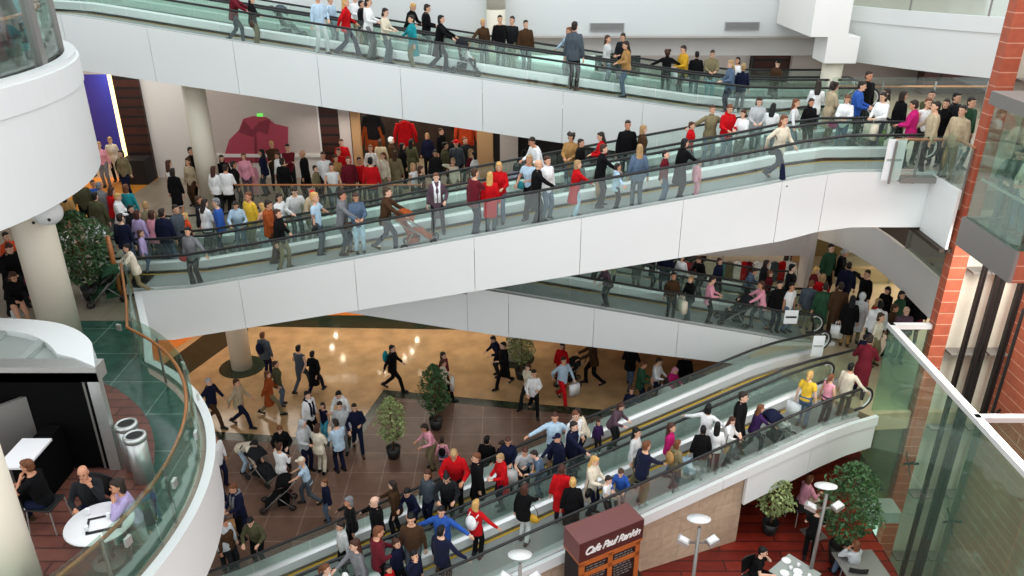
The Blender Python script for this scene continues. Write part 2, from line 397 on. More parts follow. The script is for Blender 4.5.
soffit(WD, [(sD, WD.T(sD)-1.15),(-1,1.55),(0,1.78),(.8,1.9),(1.6,1.92)], sD, 1.6, .1, 3.4, 'ceiling', MSOFFIT)

# ================================================================== floors
def flat(poly, z, th, name, m): mb = MB(); mb.prism(poly, z-th, z); return struct(mb.obj(name, m))
flat([(-24,2),(9.32,2),(9.32,17.6),(22,17.6),(22,28.3),(-24,28.3)], 0, .3, 'floor', MMARBLE); flat([(9.3,6),(12.7,6),(12.7,17.6),(9.3,17.6)], -4, .3, 'floor', MSTORE)
flat([(-24,28.3),(22,28.3),(22,36),(-24,36)], 0, .3, 'floor', MORANGEF)
# brown tiled plaza with its dark green border
outer = [(-9.9,20.5),(-5.0,19.95),(-4.3,22.8),(.3,22.02),(3.3,21.55),(6.5,20.0),(3.0,14.0),(-6.0,9.5),(-12,9.5)]
inner = [(-9.9,20.1),(-4.75,19.55),(-4.1,22.35),(.25,21.62),(3.15,21.15),(5.9,19.8),(2.9,14.2),(-6.0,9.7),(-11.8,9.7)]
flat(outer, .004, .01, 'floor', MDGREEN); flat(inner, .008, .01, 'floor', MPLAZA)
flat([(-12.6,23.6),(-11.4,23.3),(-10.1,27.0),(-10.5,28.3),(-11.2,28.3)], .006, .01, 'floor', MDGREEN)
flat([(-11.5,27.4),(4,26.9),(4,28.3),(-11.5,28.3)], .006, .01, 'floor', MDGREEN)
flat([(-22,18),(-13.2,23.5),(-11.3,28.3),(-22,28.3)], .005, .01, 'floor', MORANGEF)
# cafe terrace of red boards
flat([(-2.0,12.75),(2.3,14.42),(4.9,15.4),(5.0,19.9),(10.3,19.9),(10.3,17.62),(9.315,17.62),(9.315,6),(-1,6),(-3,12)], .012, .02, 'floor', MDECKR)
flat([(-21,24.4),(-13.6,24.4),(-13.2,28.9),(-21,28.9)], M1+.003, .01, 'floor', mat('amber_shop_glow_floor', 'c98432', .4, noise=.1))  # orange light of the shop put into the floor colour
# level of the lower landing
P = lambda q, l: tuple(WD.pt(q, l)[:2])
flat([P(1.6,0),P(1.0,1.8),P(.6,3.8),(7.6,20.85),(8.9,20.85),(8.9,24.35),(1,24.35),(1,28.5),(17,28.5),(17,17.3),(12.2,17.3),(10.3,17.3),(9.3,17.2)], LH, .5, 'floor', mat('pale_tan_landing', 'b3a284', .3, noise=.1, nscale=2))
# level of the shops
ang = [math.radians(a) for a in range(-66, 60, 6)]
DC = Vector((-11.05, 10.2)); DR = 5.75
def arcp(R, a): return (DC.x+R*math.cos(a), DC.y+R*math.sin(a))
edge = [arcp(DR, a) for a in ang]+[(-8.55,16.3),(-9.75,18.62)]
MFLOOR1 = tile_mat('pale_mall_floor', '968a78', '8d8271', '6d6558', 1.0, 1.0, .3, .01, noise=.12)
flat([(-22,4.9)]+edge+[(-9.75,24.6),(3.2,24.6),(3.2,29.2),(-22,29.2)], M1, .5, 'floor', MFLOOR1)
ringp = [arcp(DR-.16, a) for a in ang]+[(-8.7,16.25),(-9.2,17.2),(-13.4,17.2),(-13.4,15.5),(-9.9,15.2)]+[arcp(4.85, a) for a in ang[::-1] if a < math.radians(64)]
flat(ringp, M1+.006, .01, 'floor', MGREENM)
flat([arcp(4.85, a) for a in ang]+[(-9.9,15.1),(-14,15.1),(-14,5.4)], M1+.004, .01, 'floor', MPINKT)
def ribbon(pts, z0, z1, th, name, m, par=None):
    """upright band along a plan path"""
    pts = [Vector(p) for p in pts]; rs = []
    for i, p in enumerate(pts):
        t = (pts[min(i+1, len(pts)-1)]-pts[max(i-1, 0)]).normalized(); n = Vector((t.y, -t.x))*th
        q = p+n; zz0 = z0(i) if callable(z0) else z0; zz1 = z1(i) if callable(z1) else z1
        rs.append([(p.x,p.y,zz0),(q.x,q.y,zz0),(q.x,q.y,zz1),(p.x,p.y,zz1)])
    mb = MB(); mb.rings(rs); return mb.obj(name, m, par)
fine = [math.radians(-66+a*2) for a in range(0, 63)]
edgef = [arcp(DR, a) for a in fine]+[(-8.55,16.3),(-9.75,18.6)]
struct(ribbon(edgef, M1-1.25, M1+.04, .12, 'wall_left', MWHITE))
struct(ribbon(edgef, M1+.04, M1+.10, .16, 'trim_1', MWHITE))
# right landing, level of the middle walkway's upper end
flat([(9.9,18.74),(10.2,18.74),(10.2,17.4),(17,17.35),(17,28.2),(8.9,28.2),(8.9,24.45),(9.9,24.45),(9.9,22.1)], M2, .45, 'floor', MFLOOR1)
mb = MB(); mb.box(10.13,10.19,17.3,18.59,7.25,M2+.04); struct(mb.obj('wall_right', MWHITE))
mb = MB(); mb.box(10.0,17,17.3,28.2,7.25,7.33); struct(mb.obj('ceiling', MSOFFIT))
mb = MB(); mb.box(9.3,10.3,18.35,18.6,M2-.12,M2+.02); struct(mb.obj('trim_1', MSTEELD))
# gallery on the shop level at the right, curved white fascia
gal = [(11.6,19.5),(11.65,21.5),(11.6,23.2),(11.2,24.8),(10.3,26.0),(8.8,26.6),(6.5,26.8)]
def smooth(pts, k=3):
    pts = [Vector(p) for p in pts]
    for _ in range(k):
        out = [pts[0]]
        for a, b in zip(pts, pts[1:]): out += [a*.75+b*.25, a*.25+b*.75]
        out.append(pts[-1]); pts = out
    return pts
galf = smooth(gal)
struct(ribbon(galf[::-1], M1-1.15, M1+.02, .12, 'wall_right', MWHITE2))
flat([tuple(p) for p in galf]+[(6.5,28.4),(17,28.4),(17,19.5)], M1-.02, .4, 'floor', MSOFFIT)
# top balcony at the right
top = smooth([(10.95,27.5),(11.05,27.1),(11.9,26.0),(12.9,24.9),(14.1,23.9),(15.6,23.0)])
struct(ribbon(top[::-1], 10.08, M3-.42, -.12, 'wall_right', MWHITE)); struct(ribbon(top[::-1], M3-.41, M3+.03, -.17, 'trim_1', MWHITE))
flat([tuple(p) for p in top]+[(19,23),(19,30),(11.0,30)], M3, .4, 'floor', MFLOOR1)
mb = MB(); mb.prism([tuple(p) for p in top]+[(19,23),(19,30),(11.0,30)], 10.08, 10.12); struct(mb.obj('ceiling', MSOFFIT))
# top left level behind the drum
flat([(-24,22.5),(-16.2,22.5),(-16.2,28.3),(-24,28.3)], M3, .5, 'floor', MFLOOR1)

# ================================================================== drum balcony, upper left
Q = Vector((-14.45, 14.6)); QR = 5.85
def qp(R, a): return (Q.x+R*math.cos(a), Q.y+R*math.sin(a))
qa = [math.radians(-75+3*i) for i in range(0, 56)]
struct(ribbon([qp(QR, a) for a in qa], 9.5, M3-.48, .10, 'wall_left', MWHITE))
struct(ribbon([qp(QR-.03, a) for a in qa], M3-.47, M3+.02, .16, 'trim_1', MWHITE))
struct(ribbon([qp(QR-.12, a) for a in qa], M3+.02, M3+.12, .20, 'trim_1', MWHITE))
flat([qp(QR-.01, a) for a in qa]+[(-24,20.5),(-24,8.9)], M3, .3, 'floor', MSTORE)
mb = MB(); mb.prism([qp(QR-.01, a) for a in qa]+[(-24,20.5),(-24,8.9)], 9.5, 9.58); struct(mb.obj('ceiling', MCEIL))
sg = empty('shop_window', (*qp(QR-.2, .3), M3+.1), 'curved shop window with steel mullions above the rounded white balcony', 'shop window')
def inworld(par, mb): mb.v = [tuple(Vector(v)-par.location) for v in mb.v]; return mb
mul = [-62,-38,-14,8,27,42,58]
for i in range(len(mul)-1):
    pts = [Vector(qp(QR-.2, math.radians(mul[i]+1+(mul[i+1]-mul[i]-2)*k/5))) for k in range(6)]
    rs = []
    for p in pts:
        n = (p-Q).normalized()*.012; rs.append([(p.x,p.y,M3+.12),(p.x+n.x,p.y+n.y,M3+.12),(p.x+n.x,p.y+n.y,M3+2.9),(p.x,p.y,M3+2.9)])
    inworld(sg, MB().rings(rs)).obj('pane', MGLASS, sg)
for a in mul:
    p = qp(QR-.2, math.radians(a)); inworld(sg, MB().obox((p[0], p[1], M3+1.5), .16, .22, 2.9, rz=math.radians(a))).obj('mullion', MSTEELD, sg)
inworld(sg, MB().tube([Vector((*qp(QR-.4, a), M3+1.0)) for a in qa[4:-8]], .03, 6)).obj('wooden_rail', MWOOD, sg)
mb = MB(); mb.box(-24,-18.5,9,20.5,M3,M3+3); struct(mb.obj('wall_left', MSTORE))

# ================================================================== columns
def column(name, x, y, z0, z1, r, label, ring=None, parts=True):
    t = empty(name, (x, y, z0), label, 'column', 'round cream columns of the mall')
    n = max(1, int((z1-z0)/2.7)); hh = (z1-z0)/n
    for i in range(n):
        mb = MB(); mb.lathe([(r,i*hh+.008),(r,(i+1)*hh-.008)], n=32); mb.obj('shaft_section', MCREAM, t, True)
    mb = MB(); mb.lathe([(r-.01,0),(r-.01,z1-z0)], n=24); mb.obj('core', MCREAM, t, True)
    if ring:
        mb = MB(); mb.lathe([(ring,.0),(ring,.02),(r,.02)], n=36); mb.obj('base_disc', MDGREEN, t)
    return t
column('column', -10.35, 16.2, M1, 9.5, .42, 'tall cream column carrying the rounded balcony beside the white kiosk top')
column('column', -6.98, 8.25, M1, 12.5, .44, 'big cream column beside the round cafe table')
column('column', -10.1, 25.6, M1, 9.75, .35, 'cream column on the shop level by the giant pink shirt poster')
column('column', -9.5, 24.3, 0, 5.0, .36, 'pale column on a dark disc on the marble floor', .78)
column('column', .1, 24.9, 0, 2.9, .30, 'pale column partly hidden by a bushy plant under the short walkway', .7)
column('column', 10.28, 26.2, M2, 10.2, .32, 'short cream column under a square white block at the upper landing')
column('column', -.55, 28.9, 8.5, 14.5, .33, 'cream column rising in front of the white wall with vents')
mb = MB(); mb.box(9.8,10.8,25.7,26.8,10.2,11.0); mb.box(9.25,10.4,25.7,29.2,11.0,14.6); struct(mb.obj('wall_rear', MWHITE2))
# ================================================================== back walls
def wallbox(x0, x1, y0, y1, z0, z1, m, name='wall_rear'): return struct(MB().box(x0,x1,y0,y1,z0,z1).obj(name, m))
wallbox(-24, 11.3, 29.3, 29.7, 10.55, 16.5, MWHITE)
for z in (12.3, 14.2): wallbox(-24, 11.3, 29.28, 29.3, z, z+.02, MGRILLE, 'trim_1')
wallbox(-24, 17, 30.2, 30.5, 9.75, 10.6, MWHITE2)
wallbox(-24, 17, 29.3, 30.3, 10.5, 10.56, MPINKGREY)
wallbox(11.3, 17, 30.2, 30.5, 10.5, 16, MWHITE2)
wallbox(4.9, 9.0, 31, 31.3, 8.3, 9.8, MPINKGREY); wallbox(3.2, 9.6, 31.4, 31.6, 7.2, 9.8, MBLACK)
wallbox(9.0, 10.4, 30.6, 30.9, 7.2, 9.8, MDWOOD); wallbox(10.4, 19, 30.4, 30.8, 7.2, 9.8, MPINKGREY)
wallbox(14.4, 19, 28.4, 28.9, 8.7, 10.4, MDWOOD); wallbox(3.2, 8.9, 28.3, 31.3, 7.1, 7.2, MSOFFIT, 'ceiling')
wallbox(8.9, 17, 28.2, 31, M2-.4, M2-.02, MFLOOR1, 'floor')
for px, py in ((607, 27), (742, 26)):
    p = onY(px, py, 29.28); v = empty('ceiling_vent', p, 'grey slatted air vent on the white wall above ' + ('the tan-jacketed woman' if px < 700 else 'the waiting queue at the walkway end'), 'vent', 'air vents on the white wall')
    w = .57; h = .11
    MB().box(-w,w,-.02,.0,-h,h).obj('backing', MDARK, v)
    mb = MB()
    for k in range(7): mb.box(-w,w,-.05,-.02,-h+.01+k*.03,-h+.027+k*.03)
    mb.obj('slat', MGRILLE, v)
    mb = MB(); mb.box(-w-.03,w+.03,-.06,0,h,h+.03).box(-w-.03,w+.03,-.06,0,-h-.03,-h).box(-w-.03,-w,-.06,0,-h,h).box(w,w+.03,-.06,0,-h,h); mb.obj('frame', MGRILLE, v)
# shop level shop fronts at Y=28.9; px are read off the photograph along that wall
def X(px, py, Y=28.9): return onY(px, py, Y).x
YB = 28.9
def front(px0, px1, py, m, z0=M1, z1=10.4, y=YB, d=.25, name='wall_rear'):
    return wallbox(X(px0, py), X(px1, py), y, y+d, z0, z1, m, name)
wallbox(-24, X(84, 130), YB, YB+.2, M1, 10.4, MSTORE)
front(84, 119, 100, MPINKGREY, 9.3)
wallbox(X(84,130)-1.5, X(121,130)+1.2, YB+3, YB+3.2, M1, 9.4, MBLUEW)  # this wall and the next carry the shop's coloured light as paint
wallbox(X(84,130)-1.8, X(84,130)-1.5, YB, YB+3.2, M1, 9.4, MORANGEF)
front(119, 124, 130, MLIT, M1, 9.3, YB-.05, .3, 'trim_2')
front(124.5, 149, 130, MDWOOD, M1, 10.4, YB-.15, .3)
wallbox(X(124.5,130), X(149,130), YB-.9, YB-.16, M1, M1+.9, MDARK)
front(149, 320, 130, MWHITE2)
front(322, 340, 140, MDWOOD, y=YB-.1); front(341, 352, 140, MPINKGREY, y=YB-.12); front(353, 361, 140, MTANP, y=YB-.12)
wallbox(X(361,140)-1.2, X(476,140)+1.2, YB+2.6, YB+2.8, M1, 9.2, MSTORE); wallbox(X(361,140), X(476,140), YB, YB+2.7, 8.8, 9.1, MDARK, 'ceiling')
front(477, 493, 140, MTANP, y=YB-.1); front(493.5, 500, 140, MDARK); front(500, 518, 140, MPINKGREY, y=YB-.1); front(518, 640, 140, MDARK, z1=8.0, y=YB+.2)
wallbox(X(84,130)-2, 3.2, YB, 32.5, M1-.3, M1-.004, MFLOOR1, 'floor')
# white niche with the giant shirt
nz = lambda px, py: onY(px, py, YB-.03)
a_, b_ = X(204, 120), X(318, 120)
fr = empty('shirt_billboard', ((a_+b_)/2, YB, 7.6), 'huge billboard of a folded pink shirt on the white shop wall', 'billboard')
inworld(fr, MB().box(a_, b_, YB-.03, YB, 6.4, 9.3)).obj('board', MPINKGREY, fr)
mbf = MB().box(a_, b_, YB-.09, YB-.03, 9.3, 9.42).box(a_, b_, YB-.09, YB-.03, 6.3, 6.42).box(a_-.1, a_, YB-.09, YB-.03, 6.3, 9.42).box(b_, b_+.1, YB-.09, YB-.03, 6.3, 9.42)
inworld(fr, mbf).obj('frame', MWHITE2, fr)
def decal(par, pxs, Y, m, name, d=.012):
    P_ = [onY(x, y, Y) for x, y in pxs]; n = len(P_)
    mb = MB().add(P_+[p+Vector((0, d, 0)) for p in P_], [list(range(n)), list(range(n, 2*n))[::-1]]+[(i, i+n, (i+1)%n+n, (i+1)%n) for i in range(n)])
    return inworld(par, mb).obj(name, m, par)
decal(fr, [(222,163),(229,140),(239,130),(243,119),(253,116),(266,117),(275,124),(288,127),(288,163)], YB-.05, MSHIRT, 'shirt_print')
decal(fr, [(238,132),(244,121),(252,130),(259,122),(270,119),(267,134),(258,131),(252,137)], YB-.065, MSHIRTD, 'collar_print')
decal(fr, [(254,134),(256,134),(258,163),(255,163)], YB-.065, MSHIRTD, 'placket_print')
e = MB().box(-.10,.10,-.04,.04,-.05,.05).obj('exit_light', MEXIT); e.location = onY(260, 115, YB-.3); tag(e, 'small green glowing exit light above the pink shirt collar', 'exit light')
# shop level rear balustrade and lower shop
def glass_run(name, pts, z, h, label, rail='wood', posts=1.6, railz=None, m=None, group='glass balustrades with rails', steel=True):
    pts = [Vector(p) for p in pts]; t = empty(name, (*pts[len(pts)//2], z), label, 'balustrade', group)
    L = [0.0]
    for a, b in zip(pts, pts[1:]): L.append(L[-1]+(b-a).length)
    def at(s):
        for i in range(len(pts)-1):
            if s <= L[i+1]+1e-6: return pts[i].lerp(pts[i+1], (s-L[i])/(L[i+1]-L[i])), (pts[i+1]-pts[i]).normalized()
        return pts[-1], (pts[-1]-pts[-2]).normalized()
    n = max(1, round(L[-1]/posts)); o = t.location
    for i in range(n):
        s0, s1 = L[-1]*i/n+.015, L[-1]*(i+1)/n-.015; rs = []
        for k in range(5):
            p, d = at(s0+(s1-s0)*k/4); q = p+Vector((d.y, -d.x))*.014
            rs.append([(p.x,p.y,z),(q.x,q.y,z),(q.x,q.y,z+h),(p.x,p.y,z+h)])
        inworld(t, MB().rings(rs)).obj('glass_panel', m or MGLASS, t)
    rz = railz or h+.02
    P_ = []
    for k in range(int(L[-1]/.25)+2):
        p, d = at(min(L[-1], k*.25)); off = .10 if railz else 0
        P_.append((p.x-d.y*off, p.y+d.x*off, z+rz))
    inworld(t, MB().tube(P_, .032, 8)).obj('handrail', MWOOD if rail == 'wood' else MSTEEL, t, True)
    for i in range(n+1 if steel else 0):
        p, d = at(L[-1]*i/n); q = Vector((p.x-d.y*.03, p.y+d.x*.03))
        inworld(t, MB().obox((q.x, q.y, z+h*.42), .05, .03, h*.95, rz=math.atan2(d.y, d.x))).obj('post', MSTEELD, t)
    return t
glass_run('glass_balustrade', [(-8.9,24.62),(-4,24.62),(0,24.62),(3.1,24.62)], M1, 1.05, 'long glass balustrade with slim rail before the shops, behind the middle walkway')
glass_run('glass_balustrade', [(9.7,24.6),(12,24.6),(14.5,24.6)], M2, 1.25, 'glass balustrade with wooden rail across the back of the upper landing', railz=.95)
glass_run('glass_balustrade', [tuple(p) for p in galf[:14]], M1, 1.05, 'dark glass balustrade on top of the curved white gallery', 'steel')
glass_run('glass_balustrade', [tuple(p) for p in top][::-1], M3, 1.15, 'glass balustrade on the curved top floor balcony', 'steel', posts=2.0)
glass_run('glass_balustrade', [(11.2,25.2),(15,25.2)], LH, 1.2, 'glass balustrade behind the crowd on the lower landing', 'steel')
glass_run('glass_balustrade', [(9.05,18.42),(9.75,18.42),(10.2,18.42)], M2-.1, 1.1, 'short glass balustrade with wooden rail at the end of the middle walkway', posts=.6, railz=1.0)
glass_run('glass_balustrade', [(10.2,18.4),(10.2,17.35)], M2, 1.1, 'narrow glass balustrade between the middle walkway and the lift', posts=.6, railz=1.0)
gl = glass_run('glass_balustrade', [arcp(DR-.10, a) for a in fine]+[(-8.62,16.25),(-9.7,18.4)], M1+.08, 1.12, 'curved green glass balustrade with wooden handrail around the cafe balcony', posts=1.55, railz=.92, m=MGLASSD)
for k in range(9):       # square steel clips on the outside of the curved glass
    a = math.radians(-40+k*13); p = arcp(DR-.02, a)
    inworld(gl, MB().obox((p[0], p[1], M1+.8), .05, .12, .14, rz=a)).obj('glass_clip', MSTEEL, gl)
# wooden post at the foot of the middle walkway
p = onZ(122, 300, M1); wp = MB().lathe([(.06,0),(.065,1.3),(.05,1.75)], n=12).obj('wooden_post', MWOOD, None, True); wp.location = p; tag(wp, 'leaning-looking slim copper brown post beside the leafy shrub', 'post')
# ================================================================== lower level shop at the right, behind the short walkway
wallbox(3.0, 9.9, 25.0, 25.1, 3.95, 7.3, MPINKGREY); wallbox(1, 10.0, 26.3, 26.5, LH, 5, MSTORE)
wallbox(9.9, 10.1, 24.6, 25.3, LH, 7.3, MPINKGREY); wallbox(10.0, 11.05, 27.2, 27.4, LH, 7.3, MTANP)
wallbox(11.05, 17, 27.6, 27.8, 4.4, 7.3, mat('rust_shop_fascia', '9c3d1c', .6)); wallbox(11.05, 17, 27.7, 27.9, LH, 4.4, mat('olive_brown_wall', '6e5a32', .6)); 
wallbox(11.05, 17, 27.55, 27.6, 3.9, 4.0, MTANP, 'trim_2'); wallbox(10.9, 17, 25.3, 25.5, LH, 3.35, MTANP)
wallbox(6.9, 9.6, 26.0, 26.15, 2.85, 4.3, mat('bright_shop_wall', 'e8dcc4', .6))
# marble floor level: shop fronts under the shop level
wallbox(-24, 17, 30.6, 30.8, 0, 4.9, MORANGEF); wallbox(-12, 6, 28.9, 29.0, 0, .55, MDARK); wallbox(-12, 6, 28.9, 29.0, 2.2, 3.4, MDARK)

for x in (-10.9, -7.9, -4.0, -.5, 3.5): wallbox(x, x+.5, 28.9, 29.1, 0, 4.9, MSTORE)
wallbox(-22, -12.6, 23.0, 23.1, 0, 4.2, MDARK, 'wall_left')
wallbox(-22.3, -22, 5, 29, M1, 9.6, MWHITE2, 'wall_left')
# ================================================================== lift shaft
wallbox(10.3, 10.68, 17.22, 17.5, -4, 17, MBRICK, 'wall_right'); wallbox(10.3, 10.68, 17.20, 17.22, -4, 17, MBRICKX, 'wall_right')
wallbox(10.68, 12.35, 17.4, 17.6, -4, 17, MCREAMW, 'wall_right'); wallbox(12.3, 12.7, 6, 17.9, -4, 17, MBRICK, 'wall_right')
for x, w, lab in ((11.0, .05, 'slim dark guide rail of the lift nearest the brick pier'), (11.42, .12, 'thick dark guide rail in the middle of the lift shaft'), (11.95, .07, 'dark guide rail of the lift nearest the brick side wall')):
    t = empty('lift_guide_rail', (x, 17.0, 0), lab, 'lift rail', 'lift guide rails')
    MB().box(-w, -w*.2, -.05, .05, -4, 16.5).box(w*.2, w, -.05, .05, -4, 16.5).obj('rail', MBLACK, t)
    for k in range(9): MB().box(-.22, .22, .04, .4, -2.+k*2.2, -1.95+k*2.2).obj('bracket', MSTEELD, t)
mb = MB(); mb.tube([(12.2,16.8,3.2),(11.75,16.4,3.2),(11.75,16.4,6.2),(12.2,16.8,6.2)], .04, 6); o = mb.obj('steel_bracket_frame', MBLACK); tag(o, 'black square steel frame fixed to the shaft wall beside the lift rails', 'bracket')
GX = 9.3; GT = 5.2
en = empty('glass_enclosure', (GX, 14.5, 0), 'big green glass screen with steel top rails around the lift shaft', 'glass screen')
for (y0, y1) in ((15.42,17.38),(13.42,15.38),(11.42,13.38),(9.4,11.38)):
    for (z0, z1) in ((-3.9,-.02),(.02,2.6),(2.64,GT)): inworld(en, MB().box(GX, GX+.02, y0, y1, z0, z1)).obj('glass_pane', MGLASSE, en)
for yy in (17.38, 13.4):
    inworld(en, MB().box(GX, 10.35 if yy > 15 else 12.3, yy, yy+.02, -3.9, GT)).obj('glass_pane', MGLASSE, en)
    inworld(en, MB().box(GX-.03, 10.35 if yy > 15 else 12.3, yy-.06, yy+.08, GT, GT+.12)).obj('top_rail', MSILVER, en)
inworld(en, MB().box(GX-.06, GX+.10, 9.4, 17.46, GT, GT+.12)).obj('top_rail', MSILVER, en)
inworld(en, MB().box(GX+.10, GX+.15, 9.4, 17.46, GT-.02, GT+.05)).obj('top_rail', MSTEELD, en)
for y in (15.4, 13.4, 11.4):
    inworld(en, MB().tube([(GX+.1,y-.2,2.42),(GX+.1,y+.2,2.82)], .02, 6).tube([(GX+.1,y+.2,2.42),(GX+.1,y-.2,2.82)], .02, 6).tube([(GX,y,2.62),(GX+.35,y,2.62)], .03, 6)).obj('glass_clamp', MBLACK, en)
inworld(en, MB().box(GX+.03, 10.3, 16.6, 17.18, -.25, .1)).obj('plinth', MALU, en)
# lift car
cx0, cx1, cy0, cy1 = 9.42, 11.2, 13.75, 15.6
lf = empty('glass_lift_car', ((cx0+cx1)/2, (cy0+cy1)/2, M2-.55), 'glass lift car with steel floor band and grey roof at the upper landing', 'lift')
inworld(lf, MB().box(cx0, cx1, cy0, cy1, M2-.05, M2)).obj('car_floor', MGREENM, lf)
inworld(lf, MB().box(cx0-.07, cx0, cy0-.07, cy1+.05, M2-.6, M2+.02).box(cx0, cx1, cy1, cy1+.06, M2-.6, M2+.02)).obj('floor_band', MSTEELD, lf)
inworld(lf, MB().box(cx0, cx1, cy0-.07, cy0, M2-.6, M2+.02)).obj('front_band', MBRICKX, lf)  # brick colouring painted on for the reflection of brick in the band
inworld(lf, MB().box(cx0-.1, cx1, cy0-.1, cy1+.08, M2+2.35, M2+2.6)).obj('roof', MSTEELD, lf)
inworld(lf, MB().box(cx0-.01, cx0+.01, cy0, cy1, M2+.02, M2+2.35)).obj('side_glass', MGLASSD, lf)
inworld(lf, MB().box(cx0, cx1, cy1-.02, cy1, M2+.02, M2+2.35)).obj('rear_glass', MGLASS, lf)
inworld(lf, MB().box(cx0, cx1, cy0, cy0+.02, M2+.02, M2+2.35)).obj('front_glass', MGLASS, lf)
inworld(lf, MB().box(cx0+.03, cx0+.06, cy0+.1, cy1-.1, M2+.85, M2+.90)).obj('grab_rail', MSTEEL, lf)
inworld(lf, MB().box(11.0, 11.05, 14.2, 14.35, M2, M2+2.3).box(11.0, 11.05, 14.8, 14.9, M2, M2+2.3)).obj('lit_strip', MLIT, lf)
# under the lower landing
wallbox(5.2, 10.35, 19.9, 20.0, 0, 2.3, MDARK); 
# ================================================================== downlights and area lights
def spot(x, y, z, lab=None):
    t = empty('downlight', (x, y, z), lab or 'round recessed downlight in the dark ceiling under a walkway', 'ceiling light', 'recessed downlights')
    MB().lathe([(.07,-.01),(.07,.01)], n=12).obj('lens', MLAMP, t); MB().lathe([(.10,-.015),(.10,.02),(.075,.02),(.075,-.015)], n=12).obj('ring', MSTEEL, t)
def area(x, y, z, sx, sy, p, col=(1, .82, .6), rot=(0, 0, 0), name='added_area_light'):
    l = bpy.data.lights.new(name, 'AREA'); l.shape = 'RECTANGLE'; l.size = sx; l.size_y = sy; l.energy = p; l.color = col
    o = bpy.data.objects.new(name, l); COL.objects.link(o); o.location = (x, y, z); o.rotation_euler = rot; return o

# ================================================================== people
PROTO = {}
def remesh(mb, name, mats, vox=.02, sm=2):
    me = mb.mesh(name, mats); fixn(me)
    o = bpy.data.objects.new('shape_work', me); COL.objects.link(o)
    r = o.modifiers.new('r', 'REMESH'); r.mode = 'VOXEL'; r.voxel_size = vox
    if sm: s = o.modifiers.new('s', 'SMOOTH'); s.iterations = sm; s.factor = .5
    bpy.context.view_layer.update()
    out = bpy.data.meshes.new_from_object(o.evaluated_get(bpy.context.evaluated_depsgraph_get()))
    bpy.data.objects.remove(o); bpy.data.meshes.remove(me)
    out.name = name; out.polygons.foreach_set('use_smooth', [True]*len(out.polygons)); return out
def ik(a, t, l1, l2, pole):
    a = Vector(a); t = Vector(t); d = t-a; L = min(d.length, (l1+l2)*.995); d.normalize(); t = a+d*L
    x = (l1*l1-l2*l2+L*L)/(2*L); h = math.sqrt(max(0, l1*l1-x*x)); p = Vector(pole); p -= d*p.dot(d)
    if p.length < 1e-4: p = Vector((0,-1,0))
    return a+d*x+p.normalized()*h, t
# pose: hip height, forward lean, feet (right,left) and hands (right,left) targets in body space; front is -Y, x+ is the person's left
POSES = dict(
 stand=dict(f=((-.10,.0),(.10,-.04)), h=((-.27,-.04,.80),(.27,-.02,.80))),
 stance=dict(f=((-.15,.05),(.14,-.10)), h=((-.27,-.02,.82),(.20,-.20,.98))),
 railr=dict(f=((-.10,.0),(.10,-.05)), h=((-.52,-.16,1.0),(.24,-.05,.82))),
 raill=dict(f=((-.10,-.05),(.10,.0)), h=((-.24,-.05,.82),(.52,-.16,1.0))),
 railf=dict(f=((-.10,.04),(.10,-.08)), h=((-.12,-.50,1.03),(.24,.0,.82)), lean=.08),
 hold=dict(f=((-.09,.0),(.10,-.05)), h=((-.09,-.30,1.05),(.09,-.32,1.07))),
 phone=dict(f=((-.09,.0),(.10,.03)), h=((-.13,-.10,1.52),(.24,-.03,.82))),
 cross=dict(f=((-.11,.0),(.12,.0)), h=((.10,-.24,1.14),(-.10,-.26,1.10))),
 walk=dict(f=((-.08,-.34),(.08,.36)), h=((-.24,.20,.88),(.24,-.28,.92)), z=.86, lean=.05, lift=1),
 walkb=dict(f=((-.08,.34),(.08,-.34)), h=((-.24,-.26,.90),(.10,-.26,1.05)), z=.86, lean=.05, lift=0),
 push=dict(f=((-.09,-.22),(.09,.32)), h=((-.20,-.50,1.02),(.20,-.50,1.02)), z=.88, lean=.14, lift=1),
 out=dict(f=((-.12,.0),(.12,-.05)), h=((-.66,-.10,1.10),(.66,-.10,1.10))),
 bend=dict(f=((-.12,.0),(.12,-.10)), h=((-.15,-.62,.55),(.15,-.60,.60)), z=.84, lean=1.05),
 look=dict(f=((-.11,.0),(.11,-.06)), h=((-.18,-.42,1.02),(.18,-.42,1.02)), lean=.32, z=.90),
 sit=dict(f=((-.12,-.42),(.12,-.46)), h=((-.15,-.40,.74),(.10,-.22,1.0)), z=.52, lean=.16, sit=1),
 kidsit=dict(f=((-.10,-.48),(.10,-.50)), h=((-.13,-.25,.62),(.13,-.25,.62)), z=.52, lean=-.15, sit=1),
)
